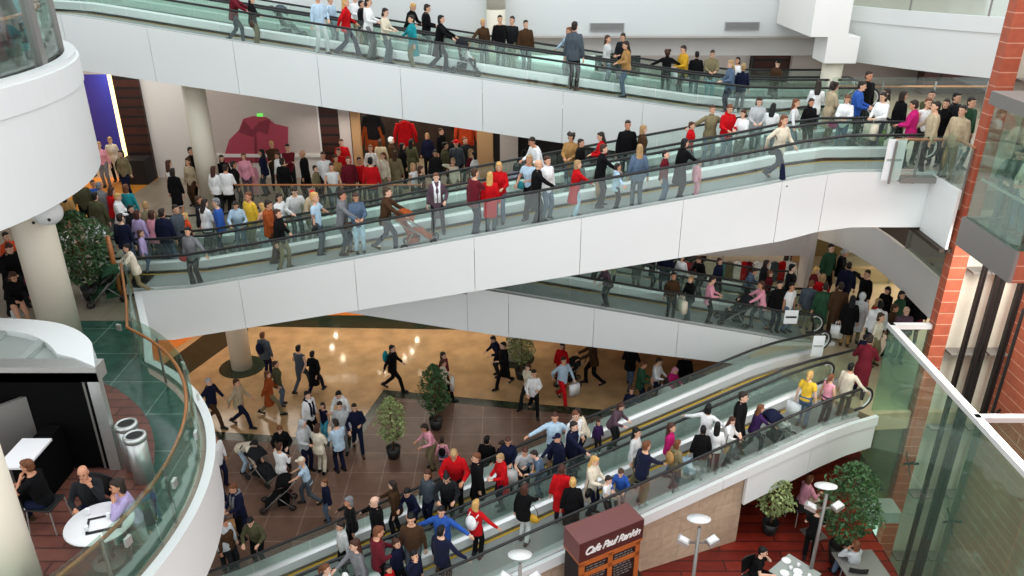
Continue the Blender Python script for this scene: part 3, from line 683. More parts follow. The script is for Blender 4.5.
def skel(pose, sex):
    P_ = POSES[pose]; z = P_.get('z', .92); lean = P_.get('lean', .02); S = {}
    R = Matrix.Rotation(lean, 3, 'X'); pel = Vector((0, 0, z))
    def T(x, y, dz): return pel + R @ Vector((x, y, dz))
    S['T'] = T; S['R'] = R; sh = .168 if sex == 'M' else .148
    if sex == 'K': sh = .150
    S['neck'] = T(0, .01, .54); hl = lean*.45
    if lean > .8: hl = lean*.75
    RH = Matrix.Rotation(hl+(.22 if pose in ('hold','look') else 0), 3, 'X'); S['RH'] = RH
    S['head'] = S['neck'] + RH @ Vector((0, -.018, .15 if sex != 'K' else .17))
    for i, s in ((0, -1), (1, 1)):
        S['sh', i] = T(s*sh, 0, .455); S['hip', i] = T(s*.085, 0, -.02)
        fx, fy = P_['f'][i]; ft = Vector((fx, fy, .085))
        if P_.get('lift') == 1 and fy > .2: ft.z = .15
        if P_.get('lift') == 0 and fy > .2: ft.z = .15
        if P_.get('sit'): S['kn', i] = S['hip', i]+Vector((s*.03, -.40, .0)); S['an', i] = Vector((fx, fy, .085))
        else: S['kn', i], S['an', i] = ik(S['hip', i], ft, .425, .42, (0, -1, 0))
        S['el', i], S['wr', i] = ik(S['sh', i], P_['h'][i], .285, .26, (s*.6, .45, -.7))
    return S
def ring(T, z, rx, ry, y=0, n=14, sq=.0): return [T(math.cos(2*PI*j/n)*rx, math.sin(2*PI*j/n)*ry+y, z) for j in range(n)]
WID = dict(M=1.0, W=.93, K=1.02)
def torso_prof(sex):
    if sex == 'M': return [(-.10,.155,.11,.01),(0,.165,.118,.01),(.12,.148,.108,0),(.26,.168,.118,0),(.38,.162,.118,.005),(.46,.135,.095,.01),(.52,.10,.075,.01),(.56,.06,.062,.01)]
    if sex == 'W': return [(-.10,.165,.12,.015),(0,.165,.12,.01),(.13,.125,.098,0),(.26,.145,.12,-.01),(.34,.146,.122,-.015),(.45,.132,.09,0),(.51,.085,.065,.01),(.56,.052,.055,.01)]
    return [(-.10,.15,.115,.01),(0,.15,.115,.0),(.13,.14,.112,-.01),(.3,.155,.11,0),(.42,.155,.095,0),(.50,.09,.07,.01),(.56,.058,.058,.01)]
def body_proto(pose, sex):
    k = ('body', pose, sex)
    if k in PROTO: return PROTO[k]
    S = skel(pose, sex); T = S['T']; mb = MB()
    mb.rings([ring(T, z, a-.008, b-.008, y) for z, a, b, y in torso_prof(sex)])
    hs = 1.0 if sex != 'K' else 1.14
    nk = .055 if sex == 'M' else .046
    mb.tube([S['neck']-S['R'] @ Vector((0,0,.06)), S['head']], nk, 10)
    H_ = lambda x, y, z: S['head']+S['RH'] @ Vector((x*hs, y*hs, z*hs))
    hr = [(-.115,.030,.035,-.045),(-.10,.048,.058,-.03),(-.06,.062,.085,-.012),(-.01,.070,.096,0),(.04,.074,.098,.004),(.08,.066,.086,.006),(.108,.038,.050,.006)]
    mb.rings([[H_(math.cos(2*PI*j/14)*a, math.sin(2*PI*j/14)*b+y, z) for j in range(14)] for z, a, b, y in hr])
    for i, s in ((0, -1), (1, 1)):
        mb.tube([S['sh', i], S['sh', i].lerp(S['el', i], .5), S['el', i]], [.048, .044, .036], 9); mb.ell(S['sh', i], .052, .052, .052)
        mb.tube([S['el', i], S['el', i].lerp(S['wr', i], .35), S['wr', i]], [.037, .037, .025], 9); mb.ell(S['el', i], .037, .037, .037)
        mb.tube([S['hip', i], S['hip', i].lerp(S['kn', i], .4), S['kn', i]], [.083, .078, .052], 10); mb.ell(S['hip', i], .088, .09, .085)
        mb.tube([S['kn', i], S['kn', i].lerp(S['an', i], .3), S['an', i]], [.053, .056, .036], 10); mb.ell(S['kn', i], .054, .054, .054)
        d = (S['wr', i]-S['el', i]).normalized(); mb.tube([S['wr', i]-d*.02, S['wr', i]+d*.035, S['wr', i]+d*.085], [(.024,.020), (.040,.018), (.038,.015)], 8)
        a = S['an', i]; mb.tube([a+Vector((0,.05,-.05)), a+Vector((0,-.05,-.05)), a+Vector((0,-.14,-.065))], [(.035,.03),(.038,.03),(.035,.018)], 8)
    me = remesh(mb, 'figure_body', [MSKIN, MEYE, MLIP], .0165, 2)
    # fingers, ears, nose, eyes and mouth join the same skin
    ex = MB()
    for i, s in ((0, -1), (1, 1)):
        d = (S['wr', i]-S['el', i]).normalized(); up = Vector((0,0,1)); side = d.cross(up)
        if side.length < .1: side = d.cross(Vector((0,1,0)))
        side.normalize(); nrm = side.cross(d); w = S['wr', i]+d*.075
        for q, L in enumerate((.062, .072, .068, .052)):
            o = side*(.026-.0175*q); c = nrm*(-.02-.004*q)
            ex.tube([w+o, w+o+d*L*.5+c*.3, w+o*1.02+d*L*.85+c*1.2], [.0095, .0085, .007], 6)
        ex.tube([S['wr', i]+d*.02+side*.03, S['wr', i]+d*.055+side*.052-nrm*.012, S['wr', i]+d*.082+side*.05-nrm*.022], [.012, .010, .008], 6)
    ex.ell(H_(0, -.104, -.018), .012, .018, .024, 8, 6, S['RH']); ex.ell(H_(0, -.085, -.085), .025, .018, .018, 8, 6, S['RH'])
    for s in (-1, 1): ex.ell(H_(s*.076, .012, -.012), .010, .020, .032, 8, 6, S['RH'])
    ex.mi = 1
    for s in (-1, 1): ex.ell(H_(s*.030, -.089, .010), .013, .008, .007, 8, 6, S['RH']); ex.ell(H_(s*.031, -.090, .031), .017, .007, .0035, 8, 6, S['RH'])
    ex.mi = 2; ex.ell(H_(0, -.094, -.058), .022, .008, .006, 8, 6, S['RH'])
    em = ex.mesh('extra', [MSKIN, MEYE, MLIP], True); fixn(em)
    bm = bmesh.new(); bm.from_mesh(me); bm.from_mesh(em); bm.to_mesh(me); bm.free(); bpy.data.meshes.remove(em)
    while len(me.materials) < 3: me.materials.append((MSKIN, MEYE, MLIP)[len(me.materials)])
    PROTO[k] = (me, S); return PROTO[k]
def top_proto(kind, pose, sex):
    k = (kind, pose, sex)
    if k in PROTO: return PROTO[k]
    S = skel(pose, sex); T = S['T']; mb = MB(); th = dict(jacket=.030, coat=.032, sweater=.020, tee=.012, shirt=.016, hoodie=.030, vest=.012, top=.012)[kind]
    prof = [p for p in torso_prof(sex) if p[0] <= .53 and p[0] > -.05]
    hem = -.16 if kind != 'tee' else -.11
    if sex == 'W' and kind in ('top', 'tee', 'vest'): hem = -.06
    rs = []; sitp = POSES[pose].get('sit')
    bent = POSES[pose].get('lean', 0) > .8
    if kind == 'coat' and not sitp and not bent:
        rs += [ring(T, -.46, .20, .17, .02), ring(T, -.25, .185, .15, .02)]
    elif sitp: hem = -.06
    rs += [ring(T, hem, .160+th, .118+th, .012)]
    rs += [ring(T, z, a+th, b+th, y) for z, a, b, y in prof if z > hem+.03]
    mb.rings(rs)
    if kind in ('jacket', 'coat', 'hoodie'): mb.tube([S['neck']-S['R'] @ Vector((0,0,.05)), S['neck']+S['R'] @ Vector((0,.0,.035))], .068 if kind != 'hoodie' else .08, 10)
    if kind == 'hoodie': mb.ell(S['neck']+S['R'] @ Vector((0,.075,.0)), .09, .05, .06)
    for i, s in ((0, -1), (1, 1)):
        mb.ell(S['sh', i], .050+th*.5, .050+th*.6, .048+th*.6)
        if kind == 'vest': continue
        e1 = S['el', i]
        if kind == 'tee': mb.tube([S['sh', i], S['sh', i].lerp(e1, .62)], [.056+th, .056+th], 10); continue
        if kind == 'top' and sex == 'W' and False: continue
        mb.tube([S['sh', i], S['sh', i].lerp(e1, .5), e1], [.050+th*.6, .045+th*.6, .039+th*.6], 10); mb.ell(e1, .039+th*.6, .039+th*.6, .039+th*.6)
        mb.tube([e1, e1.lerp(S['wr', i], .95)], [.039+th*.6, .028+th*.55], 10)
    me = remesh(mb, kind, [MCLOTH], .0195, 2); me.materials.clear(); me.materials.append(MKNIT if kind == 'sweater' else MCLOTH)
    PROTO[k] = me; return me
def bot_proto(kind, pose, sex):
    k = (kind, pose, sex)
    if k in PROTO: return PROTO[k]
    S = skel(pose, sex); T = S['T']; mb = MB(); w = .16 if sex != 'K' else .15
    mb.rings([ring(T, -.12, w-.01, .118, .012), ring(T, 0, w+.018, .130, .01), ring(T, .09, w-.005, .118, .005)])
    if kind == 'skirt' and not POSES[pose].get('sit'):
        mb.rings([ring(T, -.50, .19, .16, 0), ring(T, -.25, .18, .15, .01), ring(T, .02, w+.012, .125, .01)])
    else:
        end = dict(trousers=1.0, jeans=1.0, flares=1.0, shorts=.05, skirt=.1)[kind]
        for i in (0, 1):
            h, kn, an = S['hip', i], S['kn', i], S['an', i]; mb.ell(h, .103, .105, .10)
            a0 = [.100, .088, .068]
            mb.tube([h, h.lerp(kn, .4), kn], a0, 10); mb.ell(kn, .068, .068, .068)
            r2 = .058 if kind != 'flares' else .088
            e = an+Vector((0,0,-.03)) if end == 1.0 else kn.lerp(an, end)
            mb.tube([kn, kn.lerp(e, .5), e], [.068, .064 if kind != 'flares' else .072, r2], 10)
    me = remesh(mb, kind, [MCLOTH], .0195, 2); me.materials.clear(); me.materials.append(MCLOTH); PROTO[k] = me; return me
def hair_proto(kind):
    k = ('hair', kind)
    if k in PROTO: return PROTO[k]
    mb = MB()
    if kind == 'bald': mb.ell((0,.03,-.01), .077, .080, .05)
    elif kind == 'cap':
        mb.lathe([(.082,.03),(.084,.07),(.06,.115),(.02,.128)], n=16); mb.prism([(-.06,-.07),(-.05,-.15),(0,-.17),(.05,-.15),(.06,-.07)], .03, .045)
    elif kind == 'hood': mb.ell((0,.025,.01), .105, .115, .135)
    elif kind == 'hat': mb.lathe([(.13,.045),(.13,.055),(.085,.06),(.08,.13),(.03,.14)], n=18)
    else:
        mb.ell((0,.022,.045), .083, .098, .088); mb.ell((0,.045,-.02), .080, .070, .085)
        mb.ell((0,-.045,.085), .062, .048, .03)
        if kind == 'curly':
            for j in range(14): a = j*2.4; mb.ell((.085*math.cos(a), .04+.085*math.sin(a)*.8, .04+.06*math.sin(j*1.7)), .042, .042, .042, 8, 6)
            mb.ell((0,.04,-.03), .10, .08, .09)
        if kind == 'long':
            mb.rings([[Vector((math.cos(2*PI*j/12)*a, math.sin(2*PI*j/12)*b+y, z)) for j in range(12)] for z, a, b, y in ((-.30,.06,.03,.09),(-.22,.09,.045,.085),(-.1,.092,.06,.06),(.02,.086,.07,.04))])
        if kind == 'bob':
            mb.rings([[Vector((math.cos(2*PI*j/12)*a, math.sin(2*PI*j/12)*b+y, z)) for j in range(12)] for z, a, b, y in ((-.14,.085,.05,.055),(-.05,.098,.065,.045),(.04,.088,.075,.035))])
        if kind == 'pony': mb.ell((0,.115,.03), .04, .04, .04); mb.tube([(0,.12,.03),(0,.16,-.06),(0,.14,-.18)], [.03,.035,.012], 8)
        if kind == 'scarf': mb.ell((0,.02,.0), .09, .10, .115)
    me = remesh(mb, 'hair', [MHAIR], .015 if kind != 'cap' else .012, 1); me.materials.clear(); me.materials.append(MHAIR if kind not in ('cap','hood','hat','scarf') else MCLOTH)
    PROTO[k] = me; return me
def shoe_proto():
    if 'shoe' in PROTO: return PROTO['shoe']
    mb = MB(); mb.tube([(0,.075,-.045),(0,.03,-.04),(0,-.07,-.048),(0,-.175,-.06)], [(.040,.045),(.043,.048),(.045,.040),(.030,.026)], 10); mb.tube([(0,.02,.02),(0,.02,-.04)], .048, 10); mb.box(-.045,.045,-.18,.09,-.088,-.068)
    me = remesh(mb, 'shoe', [MLEATH], .014, 1); me.materials.clear(); me.materials.append(MLEATH); PROTO['shoe'] = me; return me
def lk(name, me, par, col): o = bpy.data.objects.new(name, me); COL.objects.link(o); o.parent = par; o.color = col; return o
SKINS = ['d9a98c', 'cf9b7c', 'e0b69c', 'c98f70', 'dcae90', 'a5714f']
HEIGHT = dict(M=1.76, W=1.65, B=1.38, G=1.25, K=1.0)
TOPS = ('jacket','coat','sweater','tee','shirt','hoodie','vest','top')
# zones: surface height, allowed band, facing words
def lane_zone(W, lo, hi): return ('lane', W, lo, hi)
ZONES = {'A1': lane_zone(WA,.35,1.1), 'A2': lane_zone(WA,2.15,2.95), 'B1': lane_zone(WB,.35,1.1), 'B2': lane_zone(WB,2.15,2.95),
 'C1': lane_zone(WC,.35,1.1), 'C2': lane_zone(WC,2.15,2.95), 'D1': lane_zone(WD,.40,1.08), 'D2': lane_zone(WD,1.95,2.65),
 'L': ('floor', .01), 'S': ('floor', M1), 'U': ('floor', M2), 'H': ('floor', LH), 'T': ('floor', .02), 'E': ('floor', M2+.0)}
ZN = {'A1':'on the front lane of the topmost walkway','A2':'on the rear lane of the topmost walkway','B1':'on the front lane of the middle walkway','B2':'on the rear lane of the middle walkway',
 'C1':'on the front lane of the short lower walkway','C2':'on the rear lane of the short lower walkway','D1':'on the front lane of the lowest walkway','D2':'on the rear lane of the lowest walkway',
 'L':'on the lowest floor','S':'in the crowd before the shops','U':'on the upper landing','H':'on the lower landing','T':'on the red cafe terrace','E':'in the glass lift'}
def place(px, py, zone, h):
    Z = ZONES[zone]
    if Z[0] == 'floor': p = onZ(px, py, Z[1]+h); return Vector((p.x, p.y, Z[1])), h
    W = Z[1]; best = None; r = Vector(ray(px, py)); n3 = Vector((W.n.x, W.n.y, 0))
    for i in range(9):
        l = Z[2]+(Z[3]-Z[2])*i/8; o = Vector((W.P.x, W.P.y, 0))+n3*l
        t = (o-Vector((0,0,H))).dot(n3)/r.dot(n3); p = Vector((0,0,H))+r*t
        q = (Vector((p.x,p.y))-W.P).dot(W.d); zf = W.T(q)-.12; e = abs(p.z-zf-h)
        if best is None or e < best[0]: best = (e, Vector((p.x, p.y, zf)), p.z-zf)
    hh = max(h*.86, min(h*1.12, best[2])); return best[1], hh
PEOPLE = []
def person(px, py, zone, who, top, tcol, bot, bcol, hair, hcol, pose, face, extra='', hscale=1.0, skin=None, sh=None):
    sex = who if who in 'MW' else 'K'
    hn = HEIGHT[who]*hscale; rel = 1.0
    sit = POSES[pose].get('sit')
    S0 = body_proto(pose, sex); me, S = S0
    tz = S['head'].z+.125*(1.14 if sex == 'K' else 1)     # top of the posed figure
    full = .92+.54+.15+.125+(.03 if sex == 'K' else 0)
    k0 = hn/full
    base, hh = place(px, py, zone, tz*k0)
    # the posed head may sit ahead of the feet
    rz = math.radians(face)
    k = hh/tz
    off = Matrix.Rotation(rz, 3, 'Z') @ Vector((S['head'].x, S['head'].y, 0))*k
    loc = base-Vector((off.x, off.y, 0))
    if ZONES[zone][0] == 'lane' and abs(off.y) > .25: loc.y = base.y-off.y*.3
    t = empty('person', loc, rz=rz); t.scale = (k, k, k)
    sk = hx(SKINS[random.choice([0,0,1,2,2,3,4,4])] if skin is None else SKINS[skin])
    lk('body', me, t, sk)
    lk(top, top_proto(top, pose, sex), t, pal(tcol)); lk(bot if bot != 'flares' else 'trousers', bot_proto(bot, pose, sex), t, pal(bcol))
    if hair != 'none':
        o = lk('hair' if hair not in ('cap','hood','hat','scarf') else {'cap':'cap','hood':'hood','hat':'hat','scarf':'headscarf'}[hair], hair_proto(hair), t, pal(hcol)); o.location = S['head']; o.rotation_euler = S['RH'].to_euler()
        if sex == 'K': o.scale = (1.13, 1.13, 1.13)
        elif sex == 'W': o.scale = (1.02, 1.02, 1.02)
    scol = pal(sh or random.choice(['black','black','brown','charcoal','white' if who in 'BGK' else 'black']))
    for i in (0, 1):
        o = lk('shoe', shoe_proto(), t, scol); o.location = S['an', i]
        if S['an', i].z > .1 and not sit: o.rotation_euler.x = .45
    PEOPLE.append(dict(o=t, px=px, py=py, zone=zone, who=who, top=top, tcol=tcol, bot=bot, bcol=bcol, hair=hair, hcol=hcol, pose=pose, extra=extra, S=S, k=k, rz=rz, loc=loc))
    return t

# ================================================================== cafe on the shop level balcony
kx0, kx1, ky0, ky1, kz = -9.9, -6.92, 11.45, 13.2, M1+2.12
k = empty('cafe_kiosk', ((kx0+kx1)/2, 12.3, M1), 'steel framed cafe kiosk with white curved top and a black open front', 'kiosk')
cur = [(kx1, ky0), (kx1-.35, ky0+.75), (kx1-.95, ky0+1.35), (kx1-1.7, ky0+1.7), (kx0, ky0+1.8)]
cs = [tuple(p) for p in smooth(cur, 2)]
inworld(k, MB().box(kx0, kx1-.2, ky0+.06, ky0+.12, M1, kz-.3)).obj('black_front', MVOID, k)  # black sheet in place of the shade inside the open recess
inworld(k, MB().prism([(kx1-.2, ky0+.12)]+[(x-.25, y-.1) for x, y in cs[2:-1]]+[(kx0, ky0+1.7), (kx0, ky0+.12)], M1, kz-.32)).obj('body', MSTEELD, k)
inworld(k, MB().box(kx0, kx1, ky0, ky0+.3, kz-.30, kz-.02)).obj('front_beam', MSTEEL, k)
inworld(k, MB().box(kx1-.2, kx1, ky0, ky0+.12, M1, kz-.3)).obj('corner_post', MSTEEL, k)
inn = [(x-.42 if x > kx0+.1 else x, y-.38) for x, y in cs]; inn = [p for p in inn if p[1] > ky0+.32]
inworld(k, MB().prism(cs+[(kx0, ky0)], kz-.3, kz-.12)).obj('top_well', MALU, k)
rim = MB(); m_ = min(len(cs), len(inn)); o_ = cs[-m_:]
rim.rings([[(a[0],a[1],kz-.12),(b[0],b[1],kz-.12),(b[0],b[1],kz+.0),(a[0],a[1],kz+.0)] for a, b in zip([cs[0]]+o_, [(kx1-.5, ky0+.30)]+inn)])
inworld(k, rim).obj('white_rim', MWHITE, k)
inworld(k, MB().box(kx0+.6, kx0+.75, ky0+.3, ky0+1.5, kz-.12, kz-.02)).obj('rib', MALU, k)
inworld(k, MB().box(kx0+1.5, kx0+1.65, ky0+.3, ky0+1.3, kz-.12, kz-.02)).obj('rib', MALU, k)
inworld(k, MB().box(-8.15,-7.66,10.2,10.98,M1+.98,M1+1.02)).obj('counter_top', MTABLE, k)
inworld(k, MB().box(-8.05,-7.76,10.4,11.45,M1,M1+.96)).obj('counter_body', MVOID, k)
inworld(k, MB().rings([[(-9.2,10.6,M1),(-9.1,10.6,M1),(-9.1,10.6,M1+1.5),(-9.2,10.6,M1+1.5)],[(-8.35,11.5,M1),(-8.25,11.5,M1),(-8.25,11.5,M1+1.5),(-8.35,11.5,M1+1.5)]])).obj('side_screen', MSTEELD, k)
def binn(x, y, lab):
    t = empty('litter_bin', (x, y, M1), lab, 'bin', 'round steel bins beside the kiosk')
    MB().lathe([(.17,0),(.17,.86)], n=24).obj('body', MSTEEL, t, True)
    MB().lathe([(.19,.84),(.19,.92),(.14,.94),(.14,.90),(.0,.90)], n=24).obj('rim', MSTEEL, t, True)
    MB().lathe([(.15,.90),(.15,.915),(.02,.915)], n=24).obj('opening', MBLACK, t)
binn(-6.40, 11.2, 'round polished steel litter bin standing clear on the red tiles'); binn(-6.70, 11.55, 'round steel litter bin tucked between kiosk post and the other bin')
tb = empty('cafe_table', (-6.12, 9.25, M1), 'round white cafe table with a tray, at the curved glass', 'table')
MB().lathe([(.475,.72),(.485,.735),(.475,.75)], n=40).obj('table_top', MTABLE, tb, True)
MB().tube([(0,0,.02),(0,0,.72)], .035, 10).obj('pedestal', MSTEEL, tb, True); MB().lathe([(.24,0),(.24,.02),(.04,.05)], n=24).obj('base', MSTEELD, tb, True)
def put(o, loc, rz=0): o.location = loc; o.rotation_euler.z = rz; return o
t = empty('serving_tray', (-6.02, 9.22, M1+.751), 'black serving tray with white paper on the round table', 'tray', rz=.35)
MB().box(-.22,.22,-.15,.15,0,.012).obj('paper_liner', MTABLE, t); MB().box(-.24,-.21,-.17,.17,0,.03).box(.21,.24,-.17,.17,0,.03).box(-.24,.24,-.17,-.14,0,.03).box(-.24,.24,.14,.17,0,.03).obj('rim', MBLACK, t)
def cup(x, y, z, lab, h=.1, r=.035, m=None):
    t = empty('paper_cup', (x, y, z), lab, 'cup'); MB().lathe([(r*.75,0),(r,h)], n=16).obj('body', m or MTABLE, t, True); MB().lathe([(r*1.08,h),(r*1.05,h+.012),(.01,h+.014)], n=16).obj('lid', MTABLE, t, True)
cup(-6.36, 9.42, M1+.751, 'white paper cup on the round table near the bald man'); cup(-6.2, 9.05, M1+.751, 'white paper cup beside the black tray rim'); cup(-6.0, 9.32, M1+.765, 'white cup standing on the black tray')
def chair(x, y, z, rz, lab, grp='black cafe chairs'):
    t = empty('cafe_chair', (x, y, z), lab, 'chair', grp, rz)
    MB().box(-.21,.21,-.21,.21,.43,.46).obj('seat', MBLACK, t, bevel=.01)
    MB().rings([[(-.21+.42*j/6, .20+.05*i-.03*math.sin(PI*j/6)*-1, .50+.36*i) for j in range(7)]+[(.21-.42*j/6, .225+.05*i+.03*math.sin(PI*j/6), .50+.36*i) for j in range(7)] for i in (0, 1)]).obj('backrest', MBLACK, t)
    for sx in (-1, 1):
        for sy in (-1, 1): MB().tube([(sx*.19, sy*.19, .44), (sx*.22, sy*.22, 0)], .012, 6).obj('leg', MSTEEL, t)
        MB().tube([(sx*.19, .2, .44), (sx*.19, .24, .55)], .012, 6).obj('back_support', MSTEEL, t)
# chairs face -Y at rz 0 (backrest towards +Y)
chair(-6.62, 9.98, M1, -.3, 'black cafe chair under the bald man at the round table'); chair(-5.75, 9.66, M1, -1.0, 'black cafe chair under the woman at the glass')
chair(-7.42, 10.05, M1, 1.5, 'black cafe chair at the white kiosk counter'); chair(-6.3, 8.2, M1, 2.9, 'empty black cafe chair below the round table')
# security light cluster on the column
t = empty('ceiling_spotlight', (-9.75, 15.85, 8.75), 'white ball spotlight fixed to the cream column under the balcony', 'spotlight')
MB().ell((0,0,0), .3, .3, .26, 20, 12).obj('housing', MWHITE, t, True); MB().tube([(-.6,.3,.35),(-.2,.1,.1)], .05, 8).obj('arm', MWHITE, t, True)
for dx, dz in ((-.05, .08), (.16, -.06), (-.18, -.12)): MB().ell((dx, -.27, dz), .035, .02, .035).obj('lens', MBLACK, t, True)
# ================================================================== plants
def plant(x, y, z, h, r, leaf, lab, pot=.22, poth=.35, n=900, ls=.11, trunk=.3, seed=1, ry=None):
    rnd = random.Random(seed); t = empty('potted_ficus', (x, y, z), lab, 'plant', 'potted ficus trees')
    MB().lathe([(pot*.75,0),(pot,poth),(pot*.9,poth),(pot*.9,poth-.04),(.01,poth-.04)], n=20).obj('pot', MPOT, t, True)
    mb = MB(); mb.tube([(0,0,poth-.05),(.03,.0,h*.4),(-.03,.02,h*.75),(0,0,h*.93)], [.03,.028,.018,.008], 7)
    for k in range(10):
        a = rnd.random()*2*PI; z0 = poth+(h-poth)*(.15+.07*k); mb.tube([(0,0,z0),(math.cos(a)*r*.7, math.sin(a)*r*.7, z0+.25*r)], [.01,.004], 5)
    mb.obj('trunk', MTRUNK, t, True)
    mb = MB(); zc = poth+trunk; hh = h-zc
    for _ in range(n):
        u = rnd.random(); a = rnd.random()*2*PI; prof = (math.sin(PI*min(1, u*.86+.12)))**.7
        rr = r*prof*math.sqrt(rnd.uniform(.15, 1))*(1+.18*math.sin(3*a+u*9)); c = Vector((rr*math.cos(a), rr*math.sin(a), zc+hh*u))
        R = Euler((rnd.uniform(-1, 1), rnd.uniform(-1, 1), rnd.random()*6.28)).to_matrix(); s = ls*rnd.uniform(.6, 1.25)
        P_ = [R @ Vector(q)*s for q in ((-.5,0,0),(-.15,.24,.04),(.25,.2,.03),(.6,0,-.08),(.25,-.2,.03),(-.15,-.24,.04))]
        mb.add([c+p for p in P_], [(0,1,2,3),(0,3,4,5)])
    mb.obj('foliage', leaf, t)
    return t
def pl(px, py, z, *a, **k): p = onZ(px, py, z); return plant(p.x, p.y, z, *a, **k)
pl(394, 457, 0, 2.05, .45, MLEAF[1], 'pale variegated ficus alone on the brown tiles', seed=2)
pl(436, 428, 0, 2.25, .50, MLEAF[0], 'dark green ficus at the green border of the brown tiled plaza', seed=3, n=1100)
pl(521, 378, 0, 2.2, .48, MLEAF[1], 'ficus in front of the pale column under the short walkway', seed=4)
pl(92, 298, M1, 2.35, .78, MLEAF[0], 'large dark green ficus beside the cream column at the foot of the middle walkway', seed=5, n=2200, trunk=.15)
pl(838, 561, .02, 2.9, .72, MLEAF[0], 'tall dark green ficus in a black pot on the red deck by the glass screen', seed=6, n=1800, pot=.3, poth=.5)
pl(769, 532, .02, 1.7, .48, MLEAF[1], 'olive green ficus on the red deck behind the stone wall end', seed=7, n=800)
# ================================================================== cafe menu kiosk with the script lettering
W0 = onZ(572, 640, .02); ax = math.radians(22+6)
bx = empty('menu_kiosk', (W0.x, W0.y, .02), 'maroon cafe menu kiosk with white script name and black boards', 'menu kiosk')
c0 = WD.pt(-6.42, -.52); bx.location = (c0.x, c0.y, .02); bx.rotation_euler.z = ax
kw, kd, kh = 1.66, .62, 0
ztop = 2.45
def kb(x0,x1,y0,y1,z0,z1,name,m): return MB().box(x0,x1,y0,y1,z0,z1).obj(name, m, bx)
hw = kw/2
kb(-hw, hw, -.31, .31, ztop-.52, ztop, 'header_box', MSIGNTOP)
kb(-hw, hw, -.325, -.311, ztop-.52, ztop, 'header_face', MBROWNP)
kb(-hw-.0, hw, -.33, .31, ztop-.57, ztop-.52, 'timber_ledge', MORANGEW)
kb(-hw+.03, hw-.03, -.25, .28, .0, ztop-.57, 'cabinet', MDARK)
MB().box(-hw+.04,-hw+.16,-.31,-.25,.3,ztop-.57).box(hw-.16,hw-.04,-.31,-.25,.3,ztop-.57).box(-.06,.06,-.31,-.25,.3,ztop-.57).box(-hw+.04,hw-.04,-.31,-.25,ztop-.68,ztop-.57).box(-hw+.04,hw-.04,-.31,-.25,1.45,1.57).box(-hw+.04,hw-.04,-.31,-.25,.2,.32).obj('board_frame', MORANGEW, bx)
for x0, x1 in ((-hw+.16,-.06),(.06,hw-.16)):
    bd = kb(x0, x1, -.29, -.25, 1.57, ztop-.68, 'menu_board', MBOARD); mb = MB(); rr = random.Random(int(x0*100))
    for q in range(9):
        z = ztop-.76-q*.075; xx = x0+.06
        while xx < x1-.12: L = rr.uniform(.03,.11); mb.box(xx, min(xx+L, x1-.06), -.293, -.291, z-.012, z+.008); xx += L+.03
    mb.obj('menu_lettering', MCHALK, bd); kb(x0, x1, -.29, -.25, .32, 1.45, 'menu_board', MBOARD)
fc = bpy.data.curves.new('script_lettering', 'FONT'); fc.body = 'Cafe Paul Rankin'; fc.size = .33; fc.shear = .45; fc.extrude = .01; fc.offset = .001; fc.align_x = 'CENTER'; fc.align_y = 'CENTER'; fc.space_character = .88
fo = bpy.data.objects.new('script_lettering', fc); COL.objects.link(fo); bpy.context.view_layer.update()
fm = bpy.data.meshes.new_from_object(fo.evaluated_get(bpy.context.evaluated_depsgraph_get())); bpy.data.objects.remove(fo)
fm.materials.clear(); fm.materials.append(MLETTER); lo = bpy.data.objects.new('script_lettering', fm); COL.objects.link(lo); lo.parent = bx
wx = max(v.co.x for v in fm.vertices)-min(v.co.x for v in fm.vertices)
lo.location = (0, -.337, ztop-.27); lo.rotation_euler = (PI/2, 0, 0); lo.scale = (1.42/wx, .82, 1)
# lamp posts of the terrace
def lamp(px, py, zt, base, lab, r=.26):
    T_ = onZ(px, py, zt) if False else None
    t = empty('terrace_lamp_post', base, lab, 'lamp post', 'terrace lamp posts'); h = zt-base[2]
    MB().tube([(0,0,0),(0,0,h-.1)], [.05, .035], 10).obj('pole', MSTEELD, t, True)
    MB().lathe([(.1,0),(.1,.03)], n=16).obj('foot_plate', MSTEELD, t)
    d = MB().lathe([(.02,-.03),(r,-.02),(r,.01),(.02,.03)], n=28).obj('reflector_disc', MWHITE, t, True); d.location = (0,.12,h+.02); d.rotation_euler = (-.35,0,0)
    MB().box(-.28,.28,-.015,.015,h-.52,h-.48).obj('crossbar', MSTEELD, t)
    for s in (-1, 1):
        q = MB().box(-.12,.12,-.09,.09,-.06,.06).obj('floodlight', MSTEEL, t, bevel=.01); q.location = (s*.3, 0, h-.46); q.rotation_euler = (0, s*-.3, s*.4)
        g_ = MB().box(-.09,.09,-.06,.06,.061,.066).obj('lens', MTABLE, q)
def lamppos(px, py, zt): p = onZ(px, py, zt); return p
for px, py, zt, lab, r in ((699, 520, 3.3, 'lamp post with disc standing before the bare stone wall', .24), (826, 487, 3.0, 'lamp post with bright disc beside the tall ficus on the red deck', .24), (520, 556, 2.9, 'lamp post with disc left of the maroon menu kiosk', .24)):
    p = onZ(px, py, zt); lamp(px, py, zt, (p.x, p.y-.1, .02), lab, r)
